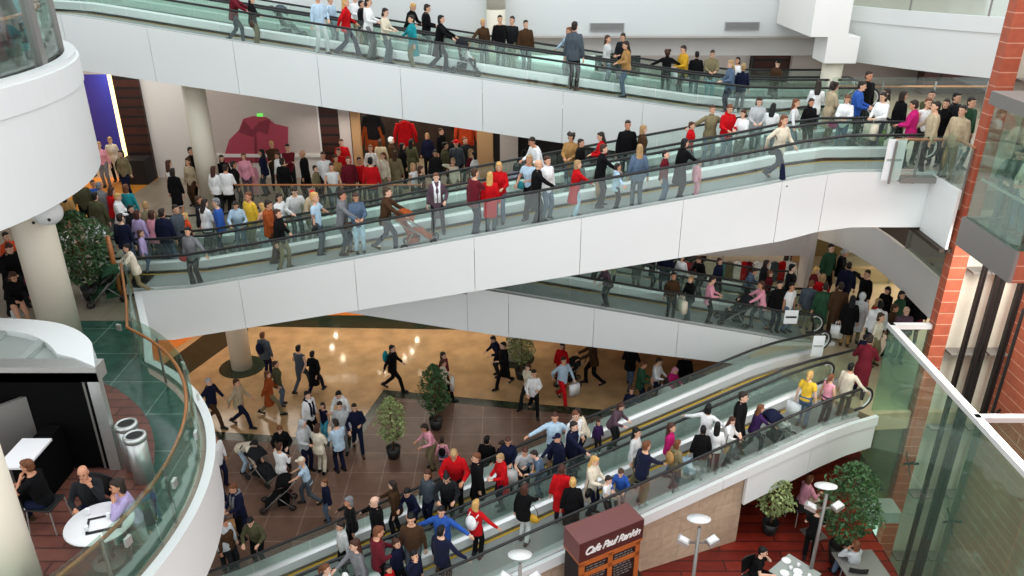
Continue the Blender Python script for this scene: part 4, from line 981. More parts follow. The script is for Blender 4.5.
# terrace tables
def sqtable(px, py, rz, lab, m, s=.42, z=.74):
    p = onZ(px, py, z); t = empty('square_table', (p.x, p.y, .02), lab, 'table', 'square terrace tables', rz)
    MB().box(-s,s,-s,s,z-.05,z-.02).obj('table_top', m, t, bevel=.008); MB().tube([(0,0,0),(0,0,z-.05)], .03, 8).obj('pedestal', MSTEEL, t); MB().box(-.25,.25,-.25,.25,0,.02).obj('base', MSTEELD, t)
    return t, p
sqtable(862, 566, .1, 'grey square table beside the person in pale grey on the terrace', MSTEELD, .5)
t1, p1 = sqtable(795, 572, .7, 'square terrace table crowded with white crockery', MALU, .42)
t2, p2 = sqtable(818, 512, .3, 'small table with black tray beneath the bright lamp disc', MBLACK, .32)
t3, p3 = sqtable(622, 572, .2, 'black square table top in front of the stone wall', MBLACK, .4)
rr = random.Random(4)
for k_ in range(7):
    a = k_*2.4; r_ = .06+.05*k_; q = (p1.x+r_*math.cos(a), p1.y+r_*math.sin(a), .741)
    if k_ % 2: cup(*q, 'white cup among the crockery on the terrace table, ' + ('by the near edge', 'by the middle', 'by the far edge')[k_//2], .08, .04)
    else:
        pt_ = MB().lathe([(.05,0),(.11,.018),(.10,.02),(.045,.006),(.005,.006)], n=20).obj('plate', MTABLE, None, True); pt_.location = q; tag(pt_, 'white plate among the crockery on the terrace table, ' + ('under the cups', 'beside the cups', 'towards the lamp post', 'towards the red boards')[k_//2], 'plate')
pt_ = MB().lathe([(.05,0),(.12,.018),(.11,.02),(.045,.006),(.005,.006)], n=20).obj('plate', MTABLE, None, True); pt_.location = (p2.x, p2.y, .741); tag(pt_, 'white plate on the small black table below the bright lamp disc', 'plate')
chair(*onZ(797, 520, .02), 1.9, 'black chair under the seated person by the small black table', 'terrace chairs'); chair(*onZ(752, 592, .02), .5, 'black chair under the person in black by the crockery table', 'terrace chairs')
chair(*onZ(850, 588, .02), 3.0, 'chair under the person in pale grey at the grey table', 'terrace chairs')
# notices on the glass
for px, py, Y, w_, h_, lab in ((791, 317, 20.9, .2, .22, 'white paper notice with a dark bar on the glass of the short walkway'), (818, 346, 19.4, .16, .32, 'tall white notice on the glass at the top of the lowest walkway'), (894, 160, 18.5, .22, .5, 'pale blue notice board at the end of the middle walkway')):
    p = onY(px, py, Y); t = empty('paper_notice', p, lab, 'notice'); MB().box(-w_,w_,-.01,.01,-h_,h_).obj('sheet', MPAPER, t); MB().box(-w_*.8,w_*.8,-.013,-.011,-.03,.03).obj('printed_bar', MBLACK if px < 800 else MALU, t)
# ================================================================== clothes in the shops
def garment(kind, p, col, lab, grp, s=1.0, rz=0):
    t = empty('hanging_garment', p, lab, 'garment', grp, rz)
    mb = MB(); prof = [(-.52,.24,.10),(-.3,.23,.10),(0,.22,.09),(.18,.23,.08),(.24,.12,.06),(.27,.05,.04)]
    mb.rings([[Vector((math.cos(2*PI*j/14)*a*s, math.sin(2*PI*j/14)*b*s, z*s)) for j in range(14)] for z, a, b in prof])
    for q in (-1, 1): mb.tube([(q*.2*s,0,.18*s),(q*.30*s,0,-.1*s),(q*.33*s,-.02,-.38*s)], [.07*s,.06*s,.045*s], 8)
    o = mb.obj('cloth_body', MCLOTH, t, True); o.color = pal(col)
    mb = MB(); mb.tube([(-.16*s,0,.26*s),(0,0,.32*s),(.16*s,0,.26*s)], .01, 5).tube([(0,0,.32*s),(0,0,.42*s),(.03,0,.45*s)], .006, 5); mb.obj('hanger', MSTEEL, t)
    return t
for i, (px, py, col, nm) in enumerate(((405,130,'red','dark red jacket'),(372,122,'charcoal','dark suit'),(372,133,'rust','rust shirt'),(457,150,'charcoal','charcoal coat'),(466,128,'orange','orange top'))):
    garment(0, onY(px, py, 29.6), col, nm+' on display in the dark shop, hung ' + ('by the big doorway', 'at the shop entrance', 'below the suit', 'by the far jamb', 'high by the tan panel')[i], 'clothes displayed in the dark shop', 1.25)
cl = [(670,262,'red'),(676,273,'black'),(684,262,'red'),(696,262,'maroon'),(707,262,'cream'),(713,268,'cream'),(720,264,'teal'),(729,266,'khaki'),(737,266,'white'),(744,268,'red'),(748,263,'maroon'),(757,262,'white'),(766,262,'white'),(774,266,'slate'),(782,264,'red'),(788,265,'white')]
for i, (px, py, col) in enumerate(cl):
    garment(0, onY(px, 268, 25.45), col, '%s garment on the bright lower shop rail, %s from the shop corner' % (col, ('first','second','third','fourth','fifth','sixth','seventh','eighth','ninth','tenth','eleventh','twelfth','thirteenth','fourteenth','fifteenth','sixteenth')[i]), 'clothes hanging in the bright lower shop', .9)
mb = MB(); mb.tube([(5,25.45,3.83),(9.6,25.45,3.83)], .02, 6)
for x in (5, 7.3, 9.6): mb.tube([(x,25.45,LH),(x,25.45,3.83)], .02, 6)
tag(mb.obj('clothes_rail', MSTEEL), 'long steel clothes rail carrying the garments of the lower shop', 'clothes rail')
rnd = random.Random(3)
for i, a in enumerate((-30,-22,-14,-5,3,11,20,29,38)):
    p = qp(5.0, math.radians(a)); garment(0, (p[0], p[1], M3+.98), ['light_blue','pale_grey','slate','light_blue','maroon','charcoal','teal','black','khaki'][i], '%s garment hanging behind the curved shop window, %s along its rail' % (['pale blue','light grey','slate','soft blue','dark red','charcoal','teal','black','khaki'][i], ['ninth','eighth','seventh','sixth','fifth','fourth','third','second','first'][i]), 'clothes in the curved shop window', 1.45, math.radians(a+70))
mb = MB(); mb.tube([(*qp(5.0, math.radians(a)), M3+1.78) for a in range(-36, 54, 6)], .02, 6)
for a in (-36, -6, 24, 50): mb.tube([(*qp(5.0, math.radians(a)), M3), (*qp(5.0, math.radians(a)), M3+1.78)], .02, 6)
tag(mb.obj('clothes_rail', MSTEEL), 'curved steel clothes rail behind the round shop window', 'clothes rail')
# ================================================================== pushchairs
PUSH = {}
def pushchair(loc, rz, col, lab, grp='pushchairs'):
    if not PUSH:
        a = MB()
        for s in (-1, 1):
            a.tube([(s*.24,.52,.98),(s*.24,.30,.72),(s*.24,-.42,.10)], .013, 6); a.tube([(s*.24,.36,.12),(s*.24,.05,.46)], .013, 6); a.tube([(s*.24,-.38,.12),(s*.24,.10,.60)], .01, 6)
        a.tube([(-.24,.36,.12),(.24,.36,.12)], .012, 6).tube([(-.24,-.36,.14),(.24,-.36,.14)], .012, 6); PUSH['frame'] = (a.mesh('pushchair_frame', MSTEELD, True), (0,0,0))
        h = MB().tube([(-.24,.52,.98),(-.12,.56,1.0),(.12,.56,1.0),(.24,.52,.98)], .018, 8); PUSH['handle'] = (h.mesh('pushchair_handle', MRUBBER, True), (0,0,0))
        s_ = MB(); s_.rings([[(-.2,y,z),(.2,y,z),(.2,y+dy,z+dz),(-.2,y+dy,z+dz)] for y, z, dy, dz in ((.30,.86,.05,.0),(.16,.46,.05,-.04),(-.14,.42,0,-.05),(-.22,.24,-.03,-.02),(-.36,.2,0,-.03))]); PUSH['seat'] = (s_.mesh('pushchair_seat', MCLOTH, True), (0,0,0))
        c_ = MB(); n = 9
        for sgn in (0,):
            rs = []
            for i in range(7):
                th = math.radians(10+20*i); rs.append([Vector((.235*math.cos(PI*j/n), .18-.30*math.cos(th)*math.sin(PI*j/n)*-1*.0-.30*math.cos(th)*.9, .70+.36*math.sin(th)*(.35+.65*math.sin(PI*j/n)))) for j in range(n+1)])
            b = 0; vs = [p for r in rs for p in r]; fs = [(i*(n+1)+j, i*(n+1)+j+1, (i+1)*(n+1)+j+1, (i+1)*(n+1)+j) for i in range(6) for j in range(n)]
            c_.add(vs, fs)
        PUSH['canopy'] = (c_.mesh('pushchair_canopy', MCLOTH, True), (0,.05,0))
        b_ = MB().box(-.17,.17,-.02,.28,.16,.30); PUSH['basket'] = (b_.mesh('pushchair_basket', MCLOTH), (0,0,0))
        w_ = MB().tube([(-.02,math.cos(t_*PI/8)*.08,math.sin(t_*PI/8)*.08) for t_ in range(16)], .024, 6, True); w_.tube([(-.03,0,0),(.03,0,0)], .03, 8); PUSH['w'] = (w_.mesh('pushchair_wheel', MRUBBER, True), 0)
    t = empty('pushchair', loc, lab, 'pushchair', grp, rz)
    for k_, (me, off) in PUSH.items():
        if k_ == 'w': continue
        o = bpy.data.objects.new(k_, me); COL.objects.link(o); o.parent = t; o.location = off; o.color = pal(col)
    for x, y in ((-.24,.36),(.24,.36),(-.24,-.40),(.24,-.40)):
        o = bpy.data.objects.new('wheel', PUSH['w'][0]); COL.objects.link(o); o.parent = t; o.location = (x, y, .105)
    return t

# ================================================================== the crowd
ROWS = '''
233 -12 A1 W jacket:maroon trousers:slate long:dark push 90
251 -4 A1 W jacket:black trousers:khaki bob:dark hold 90 hb:brown
317 -7 A1 M shirt:light_blue trousers:pale_grey short:dark stance 40
330 -4 A2 M shirt:light_blue jeans:denim short:fair railr 60
345 -2 A1 W jacket:red flares:navy long:blond walk 90
355 -6 A2 W sweater:white trousers:tan short:blond hold 60
361 0 A2 M jacket:black trousers:charcoal short:dark stand 90
368 -3 A1 W sweater:white flares:grey bob:dark hold 80
385 8 A1 W sweater:cream flares:slate bob:dark hold 70
411 15 A1 W coat:teal trousers:khaki short:dark railr -60
413 3 A2 W jacket:black trousers:black short:blond look 60
427 4 A2 M jacket:black trousers:navy short:dark hold 100
441 15 A1 W coat:black flares:black bob:black push 80
465 53 A1 K sweater:white trousers:charcoal short:dark kidsit 80 - 1.0
483 19 A2 W jacket:brown flares:charcoal short:blond railr 20 sb:cream
500 15 A2 M sweater:black trousers:charcoal short:dark stand 10
512 16 A2 M sweater:charcoal trousers:khaki short:dark railr -30
526 20 A2 M jacket:brown jeans:slate short:dark stand 20
569 27 A2 M shirt:light_blue trousers:grey short:ginger railr -60
575 21 A1 M jacket:slate trousers:black short:dark stand 150 - 1.05
608 35 A2 W sweater:pale_grey jeans:denim long:auburn raill 60
623 33 A2 M jacket:charcoal trousers:charcoal short:dark hold -40
626 41 A1 W jacket:tan jeans:denim long:dark hold -80
668 49 A2 W jacket:black trousers:charcoal curly:auburn out 170
684 45 A2 M jacket:mustard trousers:black short:dark hold -70 sb:pale_grey
697 51 A2 M jacket:black jeans:denim short:black stand 180
713 50 A2 M jacket:khaki jeans:light_blue short:dark hold 0
731 60 A1 W jacket:denim trousers:navy long:fair hold -80
738 57 A2 W sweater:white jeans:denim bob:dark stand -40
744 63 A1 B jacket:navy trousers:grey short:fair stand 160 - 1.1
777 69 A2 M coat:brown trousers:charcoal hat:black walkb 120
820 80 U W shirt:white trousers:black long:dark hold 160
835 82 U W coat:beige trousers:khaki curly:dark hold 100
848 95 B2 W jacket:white jeans:denim long:ginger hold -30 hb:magenta
863 81 U M jacket:blue trousers:charcoal short:dark hold 60
870 71 U M jacket:black trousers:black short:dark stand 20 - 1.05
884 92 U W sweater:white trousers:slate bob:dark hold -60 sb:cream
892 89 U W coat:cream trousers:charcoal long:dark stand -100 sb:lime
900 90 U W jacket:black trousers:black bob:dark stand 100
915 100 U W jacket:magenta trousers:black short:dark hold -120
933 90 U M jacket:olive trousers:charcoal short:dark cross -30
935 98 U W vest:white trousers:charcoal short:ginger stand 0
937 101 U M sweater:beige trousers:black short:dark railr -100
946 98 U W jacket:black trousers:black bob:dark stand -40
954 93 U M jacket:charcoal trousers:black short:black stand 20
964 105 U M jacket:beige trousers:khaki short:dark stand -60
973 97 U M jacket:green trousers:charcoal short:dark stand 20
801 98 B2 W sweater:pale_grey jeans:denim long:ginger railr 60
808 99 B2 W jacket:black trousers:black long:dark stand 10
785 115 B1 W sweater:cream flares:navy long:ginger walk 30 hb:black 1.05
774 103 B2 W sweater:white jeans:denim long:black hold 150
760 97 B2 W jacket:silver trousers:grey bob:dark hold -10
742 110 B2 W sweater:white trousers:olive bob:auburn hold -50
732 104 B2 W hoodie:red jeans:denim short:ginger hold 10
713 105 B2 W coat:khaki jeans:denim short:auburn out 0
685 138 B1 W coat:black trousers:black bob:black railf 110
670 149 B1 B jacket:maroon jeans:denim short:dark stand 60
690 145 B2 W jacket:red trousers:black short:auburn stand 60
695 160 B1 K jacket:pink trousers:pink short:dark stand 120 - 1.1
635 119 B2 M jacket:black trousers:charcoal short:dark stand 0
637 126 B2 W jacket:brown trousers:charcoal bob:fair stand 100
640 144 B1 W jacket:denim jeans:slate long:fair stand 180
618 163 B1 G hoodie:light_blue trousers:black short:dark out 100
604 144 B1 W jacket:black trousers:black short:auburn railf 90 sb:tan
601 132 B2 W jacket:red trousers:charcoal long:dark hold -90
581 145 B2 M jacket:black trousers:charcoal short:dark stand 60
578 160 B1 W coat:red jeans:light_blue bob:fair railf 100
571 133 B2 W coat:tan jeans:denim curly:dark hold -20
532 137 B2 M sweater:white trousers:tan short:dark look -60
529 155 B1 W tee:light_blue flares:black bob:fair walkb -30 hb:teal
539 159 B1 M coat:black trousers:black bald:fair railf 90
547 156 B1 W jacket:white jeans:denim short:auburn stand 40
499 162 B1 W jacket:red jeans:denim bob:blond hold 0
488 172 B1 W coat:red jeans:slate long:blond stand 170 - .96
477 167 B1 M sweater:maroon trousers:navy short:brown railf 130
436 173 B1 W coat:plum trousers:black short:ginger stance 10 sc:white
387 187 B1 M jacket:brown jeans:navy short:brown push 90
354 193 B1 W jacket:denim jeans:light_blue bob:auburn hold 20 hb:brown
343 190 B1 M hoodie:grey jeans:slate short:dark railf 80
314 192 B1 B tee:light_blue trousers:slate short:blond raill 80 hb:black 1.22
277 209 B1 W jacket:black trousers:khaki bob:auburn stance 80
268 200 B1 M jacket:rust trousers:brown short:dark hold 90
187 227 B1 W jacket:grey flares:black bob:black raill -10 hb:red
304 190 B2 M jacket:beige trousers:khaki cap:red look 60
296 186 B2 M sweater:pale_grey trousers:slate short:dark look 30
284 192 B2 W sweater:white trousers:khaki bob:dark hold 60
262 209 B2 W vest:peach jeans:light_blue long:blond hold 240
247 192 B2 M sweater:yellow trousers:khaki short:ginger stand -30
235 201 B2 W jacket:light_blue jeans:denim bob:dark look 10
215 198 B2 M sweater:blue trousers:navy short:grey railr -70
184 213 B2 W jacket:orange trousers:charcoal bob:blond railr -40
204 199 B2 W jacket:white trousers:charcoal long:dark hold 150
60 224 S W jacket:white trousers:black long:black look 60
67 216 S M coat:beige trousers:brown short:black look 10
92 217 S W jacket:pale_grey trousers:charcoal short:dark look 60
94 192 S M jacket:olive trousers:khaki short:black stand 170
99 182 S M jacket:grey trousers:grey short:grey stand 160
110 187 S W jacket:red trousers:charcoal bob:auburn hold 150
117 193 S W jacket:white trousers:khaki short:blond hold 100
125 184 S W sweater:teal trousers:khaki bob:ginger stand 180
78 178 S M sweater:olive trousers:black short:auburn stand 20
64 190 S W jacket:tan trousers:brown long:black stand 170
92 180 S B tee:blue jeans:denim short:dark stand 40
98 142 S W top:pink jeans:grey short:fair stand 10
109 137 S W coat:cream trousers:black short:fair stand 10
120 150 S W jacket:khaki trousers:navy bob:dark stand -10
143 202 S M jacket:khaki trousers:charcoal short:fair hold 200
139 209 S W jacket:lavender trousers:grey bob:auburn stand 160
121 213 S M sweater:navy trousers:denim short:dark stand 170
130 205 S W jacket:charcoal trousers:charcoal bob:black stand 60
150 210 S W jacket:pink jeans:slate bob:auburn stand 160
162 208 S M jacket:navy jeans:denim short:dark stand 170
138 230 S G jacket:lavender jeans:denim bob:auburn stand 100
126 244 S W jacket:cream trousers:khaki short:black push -60 - .9
168 160 S W vest:white trousers:slate long:auburn stand 150
172 168 S W coat:black skirt:pale_grey bob:dark stand 170
190 147 S M coat:black trousers:black short:black stand 60 - 1.05
187 158 S W sweater:beige trousers:brown long:auburn stand -20
198 196 S W jacket:charcoal trousers:black bob:brown stand 90
174 205 S M jacket:slate trousers:charcoal short:dark stand 60
221 155 S W jacket:black trousers:black long:dark stand 20
225 164 S M sweater:white trousers:black short:dark hold 170
233 161 S W jacket:black trousers:charcoal short:dark stand 120
243 153 S W jacket:pink trousers:plum bob:ginger stand 20
251 161 S K jacket:pink trousers:pink short:dark stand 20 - 1.25
261 149 S W jacket:navy jeans:slate long:black stand -90
271 141 S M jacket:brown trousers:charcoal short:blond cross 20
277 152 S W jacket:white trousers:beige bob:auburn stand -40
282 158 S M jacket:black trousers:black short:dark stand 160
287 144 S M sweater:maroon trousers:charcoal short:black cross 20
302 150 S M coat:black trousers:black bald:fair stand -90
324 152 S M sweater:white trousers:charcoal short:dark stand 10
331 163 S M vest:pale_grey trousers:slate short:dark stand 10
333 155 S W coat:tan trousers:brown long:brown stand 40
341 139 S M jacket:red trousers:brown short:auburn stand 20
338 148 S M jacket:red trousers:black short:brown stand 0
348 155 S M jacket:maroon trousers:charcoal short:ginger stand 20
348 168 S B jacket:blue trousers:charcoal bob:auburn look 0
359 157 S B sweater:red trousers:black short:black stand 30 - 1.1
370 157 S M sweater:red trousers:black short:black stand 180 - 1.05
370 145 S W top:white trousers:charcoal bob:ginger stand 0
380 139 S W coat:beige trousers:khaki bob:brown stand 180
391 137 S W jacket:brown trousers:charcoal scarf:white stand 90
392 151 S W coat:khaki trousers:charcoal long:brown stand 170
402 143 S W coat:black trousers:black bob:black stand 120
411 139 S W coat:olive trousers:khaki long:black stand 160
427 133 S W jacket:navy trousers:black bob:fair stand 0
441 128 S M coat:black trousers:navy short:brown stand 60
413 163 S W vest:white trousers:charcoal bob:fair stand 60
421 166 S W tee:black trousers:charcoal bob:auburn stand 100
424 181 S G top:black jeans:denim long:auburn stand 160
453 158 S B sweater:cream trousers:khaki short:fair phone 0 - 1.1
474 152 S W jacket:white trousers:charcoal bob:black railr -110
471 149 S W sweater:maroon trousers:charcoal bob:fair stand 60
456 140 S M jacket:slate trousers:charcoal hat:red stand 0
465 137 S M coat:charcoal trousers:black short:ginger stand 40
435 150 S W jacket:charcoal trousers:charcoal bob:dark stand 10
445 142 S M jacket:olive trousers:brown short:black stand 100
386 152 S W jacket:cream trousers:khaki bob:ginger stand -40
316 165 S B jacket:khaki trousers:charcoal short:dark stand 70
213 166 S W jacket:white trousers:charcoal long:auburn stand 160
5 232 S W jacket:orange trousers:charcoal short:dark stand 60
8 243 S M coat:black trousers:charcoal short:auburn look 60 - 1.05
18 240 S W coat:navy trousers:charcoal short:black stand 20
28 262 S W jacket:magenta trousers:charcoal bob:dark stand 160
12 272 S W coat:black skirt:pale_grey bob:auburn look 60
524 150 S M jacket:charcoal trousers:black short:black stand 160
516 163 S W jacket:lavender trousers:charcoal bob:black stand 160
593 272 C2 M jacket:navy trousers:charcoal short:dark stand 60
612 265 C2 W coat:beige trousers:charcoal bob:fair stand 150
637 268 C2 W coat:olive trousers:khaki bob:brown stand 170
662 261 C2 M coat:navy jeans:slate short:ginger stand -20 - 1.05
674 272 C1 B jacket:brown trousers:charcoal short:dark stand 0 - 1.2
681 270 C2 W sweater:white trousers:charcoal bob:dark stand -40
691 276 C1 W jacket:black jeans:slate short:fair hold -60 sb:cream
698 266 C2 M jacket:black trousers:black short:auburn look -60
713 276 C1 W sweater:pink trousers:black short:dark hold 80
720 258 C2 W coat:navy trousers:charcoal bob:auburn stand 40
655 282 C2 B jacket:charcoal trousers:charcoal short:dark stand 60
603 285 C1 W jacket:plum trousers:charcoal bob:brown look -60
735 299 C1 K jacket:charcoal trousers:black short:dark kidsit 80 - 1.0
762 281 C1 W sweater:pink trousers:slate bob:auburn push -90
767 260 H W jacket:charcoal trousers:charcoal bob:dark stand 100
755 268 C2 B hoodie:denim trousers:charcoal short:dark look 60 - 1.1
770 275 C2 W coat:maroon trousers:charcoal bob:ginger stand 60
781 281 C1 M jacket:black jeans:navy short:black stand 10 - .95
792 283 C1 M tee:white jeans:denim short:black stand 30 - .92
793 264 H M sweater:black trousers:black short:black stand 80
812 280 C1 M jacket:slate trousers:khaki short:ginger stand 150 - .95
817 267 H W jacket:maroon trousers:black bob:blond hold 60
824 274 H W jacket:red trousers:khaki bob:fair stand 150
832 244 H M jacket:green trousers:black short:black stand 20 - 1.1
846 249 H M jacket:black trousers:charcoal short:silver hold 60
850 262 H M jacket:navy trousers:charcoal short:dark stand 160
827 283 H M coat:green trousers:charcoal short:dark stand 170
841 282 H M coat:brown trousers:brown short:dark stand 170 - 1.05
868 270 H M sweater:black trousers:charcoal short:dark phone -60
856 295 H W coat:black trousers:tan long:black stand 160 sb:white
866 294 H W coat:pale_grey trousers:khaki hood:pale_grey stand 160
875 296 H W jacket:red trousers:charcoal bob:fair stand 40
881 299 H M jacket:white trousers:navy short:black stand 160
889 287 H W jacket:black trousers:charcoal bob:black hold -60
902 291 H W jacket:green trousers:black bob:black stand 20
906 306 H M jacket:plum trousers:charcoal bald:fair stand 0
915 284 H M jacket:charcoal trousers:black short:black stand 20
921 291 H W coat:black trousers:maroon long:auburn stand -40
897 305 H W jacket:brown trousers:charcoal short:brown stand 60
882 313 H W top:cream trousers:khaki bob:brown stand 40
872 330 D1 W coat:maroon trousers:navy short:dark look 150 - 1.0
864 345 D2 B jacket:navy trousers:black short:black stand 120
852 363 D1 M shirt:cream trousers:charcoal short:black railr 130
832 374 D1 W vest:pink trousers:navy pony:ginger stand 120
811 371 D1 W tee:yellow jeans:denim pony:blond stand 140 sb:white
875 308 H G top:white trousers:green bob:ginger stand 150
744 392 D1 M coat:black trousers:black short:dark railr 60 - 1.05
709 404 D1 W sweater:white trousers:charcoal bob:black out 150
750 409 D1 W jacket:purple trousers:navy long:ginger push 100
723 420 D1 W sweater:white trousers:charcoal long:black stand 160
734 428 D1 W jacket:white trousers:charcoal long:auburn hold 60 hb:tan
708 424 D1 W coat:black jeans:slate short:black stand 170 sb:light_blue
773 409 D1 K sweater:white trousers:pale_grey short:dark kidsit -80 - 1.0
672 423 D1 G jacket:magenta jeans:denim long:auburn stand 70 - 1.2
678 440 D1 W jacket:khaki jeans:slate bob:ginger stand 120 bp:tan
647 441 D1 M sweater:navy trousers:khaki short:ginger railf 120
637 428 D1 W sweater:pale_grey trousers:khaki long:black stand 60
598 455 D1 W coat:cream trousers:navy long:blond hold 60 hb:black
606 477 D1 B tee:white trousers:black short:dark hold 60
621 469 D1 B hoodie:blue trousers:grey short:brown look -20 - 1.05
562 465 D1 W coat:red trousers:charcoal short:auburn stand 170
573 478 D1 W coat:black trousers:black short:blond stand 180
565 431 D2 M jacket:navy trousers:navy cap:navy railf -60
575 421 D2 M jacket:navy trousers:navy short:dark railf 60
555 413 D2 M jacket:light_blue shorts:navy short:auburn out 0
577 410 D2 W jacket:cream trousers:charcoal bob:dark look -60
586 407 D2 M shirt:white trousers:navy short:ginger stand 30
534 454 D2 M shirt:denim jeans:denim short:dark look -80
524 448 D2 B tee:silver trousers:charcoal short:auburn look 10 - 1.1
509 437 D2 W jacket:navy trousers:charcoal short:auburn hold 0 sb:white
500 454 D2 W coat:red trousers:navy short:fair hold -60
476 453 D2 M coat:black trousers:black short:ginger stand -70
454 445 D2 M hoodie:red trousers:black short:fair look 0 - 1.05
426 425 L W top:pink trousers:khaki bob:dark look -60 hb:cream
440 436 L G top:pink jeans:denim short:dark stand 180 bp:black
487 436 L M coat:black trousers:black short:black stand 160
502 441 L M jacket:charcoal trousers:black short:dark hold -60
348 497 D2 W sweater:black trousers:black bob:grey railr -60
340 522 D2 B jacket:pale_grey trousers:black short:dark stand -50 - 1.05
354 512 D1 W sweater:grey trousers:slate long:auburn railf -60
374 497 D2 M jacket:black trousers:black bald:grey railr -60 - 1.05
401 492 D2 B jacket:navy trousers:navy short:black look -30 - 1.1
400 478 D2 W jacket:brown trousers:charcoal bob:dark railf -100
425 471 D2 B jacket:slate trousers:navy bob:auburn stand -30 - 1.2
446 474 D2 M jacket:charcoal trousers:black short:black look 0
441 507 D1 M jacket:blue trousers:black short:black out -10
441 526 D1 M sweater:navy trousers:black short:black railr 150 - 1.05
404 517 D1 M sweater:brown trousers:slate short:black stand 0
371 529 D1 M sweater:maroon trousers:black short:ginger hold 110
391 541 D1 B jacket:navy trousers:black bob:auburn stand 60 - 1.1
414 551 D1 M jacket:navy trousers:black short:black phone 60
336 553 D1 G top:white trousers:grey pony:ginger stand 90 - 1.1
388 565 D1 G jacket:red trousers:charcoal bob:black stand 60
350 571 D1 G jacket:white trousers:charcoal cap:white stand 60
476 500 D1 W sweater:red trousers:black bob:blond railr 150 bp:white
525 484 D1 W jacket:black jeans:pale_grey bob:auburn railf 150 hb:mustard
208 378 L M jacket:navy trousers:brown short:silver walk 70
236 379 L M jacket:beige jeans:navy short:auburn walk 80
262 332 L M jacket:slate jeans:navy short:ginger stand 160 bp:navy
275 361 L W jacket:olive jeans:denim short:auburn stand 100
267 371 L W coat:rust trousers:khaki bob:ginger walk 100
298 345 L M vest:slate jeans:slate short:black walk 160
312 351 L W coat:black jeans:navy short:black walk 160 sb:brown
392 345 L M jacket:black trousers:black short:dark walk 80 bp:teal
443 353 L W jacket:maroon trousers:brown bob:dark stand 60
436 365 L W coat:brown trousers:brown bob:auburn stand 150
443 359 L W jacket:cream trousers:black short:auburn walkb 90 sb:white
503 342 L M coat:black trousers:black short:black walkb -60
493 336 L W jacket:navy trousers:charcoal short:dark look -60
528 364 L W jacket:cream flares:charcoal bob:auburn walk -40
534 370 L B jacket:white trousers:black short:dark walkb 10 - 1.2
562 343 L W coat:red trousers:maroon bob:black stand -30
564 357 L M sweater:light_blue trousers:red short:auburn walk 30 sb:white
592 338 L M jacket:brown trousers:black short:dark push -90 - 1.03
632 343 L M jacket:black jeans:denim short:dark walkb 160
644 361 L M jacket:green jeans:navy short:ginger hold 80
661 358 L M shirt:white trousers:navy short:brown hold 60
667 378 L G jacket:pale_grey trousers:pale_grey bob:dark stand 150 - 1.15
674 367 L W jacket:magenta trousers:pale_grey bob:pink look 40
686 352 L M jacket:black trousers:black short:black stand 170
632 387 L W coat:navy trousers:black curly:auburn raill -20
650 387 L G jacket:charcoal trousers:charcoal bob:dark stand 160
607 408 D2 W jacket:plum trousers:charcoal bob:auburn look 60 - .9
618 410 L G jacket:charcoal trousers:navy bob:dark stand 60
596 421 D2 K jacket:purple trousers:charcoal bob:auburn stand 20 - 1.0
310 391 L M jacket:white trousers:black short:black stand 60 sc:navy
319 403 L G vest:navy jeans:cyan bob:dark stand -20 - 1.05
338 391 L M jacket:white trousers:navy short:black look -20
339 402 L M hoodie:silver trousers:grey short:dark stand 0
354 404 L M jacket:navy trousers:navy short:dark walkb 20 - .97
302 420 L M hoodie:silver trousers:navy hood:silver hold 60
317 424 L W jacket:cream trousers:cream bob:auburn hold 160
335 419 L M shirt:light_blue trousers:navy short:dark hold -140
279 426 L W jacket:black trousers:charcoal bob:ginger look 10
279 443 L W sweater:white trousers:maroon short:auburn hold 160
254 440 L W jacket:cream jeans:light_blue bob:black bend 60
213 434 L M sweater:white trousers:navy short:dark stand 60
301 457 L B tee:light_blue trousers:slate cap:cream push -80 - 1.15
324 479 L B jacket:navy jeans:denim short:ginger stand -60
232 484 L M coat:navy trousers:black short:ginger hold -40 sc:grey
251 528 L W jacket:olive trousers:black short:black look 0 - 1.03
219 517 L M jacket:silver trousers:charcoal short:grey stand -150
215 482 L B jacket:navy jeans:denim short:dark stand -150
227 548 L W jacket:brown trousers:charcoal bob:auburn stand 60
'''
for line in ROWS.strip().splitlines():
    f = line.split(); px, py = float(f[0]), float(f[1]); tk, tc_ = f[4].split(':'); bk, bc = f[5].split(':'); hk, hc = f[6].split(':')
    person(px, py, f[2], f[3], tk, tc_, bk, bc, hk, hc, f[7], float(f[8]), f[9] if len(f) > 9 and f[9] != '-' else '', float(f[10]) if len(f) > 10 else 1.0)
# the people of the cafe and the lift, set down where they sit or stand
def fixed(x, y, z, zone, who, top, tcol, bot, bcol, hair, hcol, pose, face, extra='', k=.97):
    me, S = body_proto(pose, who); rz = math.radians(face)
    n = len(PEOPLE); person(400, 400, 'L', who, top, tcol, bot, bcol, hair, hcol, pose, face, extra)
    d = PEOPLE[-1]; t = d['o']; t.location = (x, y, z); t.scale = (k, k, k); d.update(zone=zone, loc=Vector((x, y, z)), k=k); return d
ZN.update({'K':'at the round cafe table','Q':'at the white kiosk counter'})
fixed(-6.60, 9.98, M1, 'K', 'M','sweater','charcoal','trousers','navy','bald','silver','sit', 15)
fixed(-5.83, 9.64, M1, 'K', 'W','sweater','lavender','jeans','slate','bob','dark','sit', -55)
fixed(-7.42, 10.05, M1, 'Q', 'M','tee','black','jeans','navy','short','ginger','sit', -90)
p = onZ(800, 515, .02); fixed(p.x, p.y, .02, 'T','W','jacket','pink','trousers','cream','bob','ginger','sit', 110)
p = onZ(808, 560, .02); fixed(p.x, p.y, .02, 'T','W','tee','black','trousers','black','short','ginger','hold', 160)
p = onZ(752, 588, .02); fixed(p.x, p.y, .02, 'T','W','tee','black','trousers','black','short','black','sit', 60)
p = onZ(850, 585, .02); fixed(p.x, p.y, .02, 'T','W','sweater','silver','jeans','denim','bob','ginger','sit', -160)
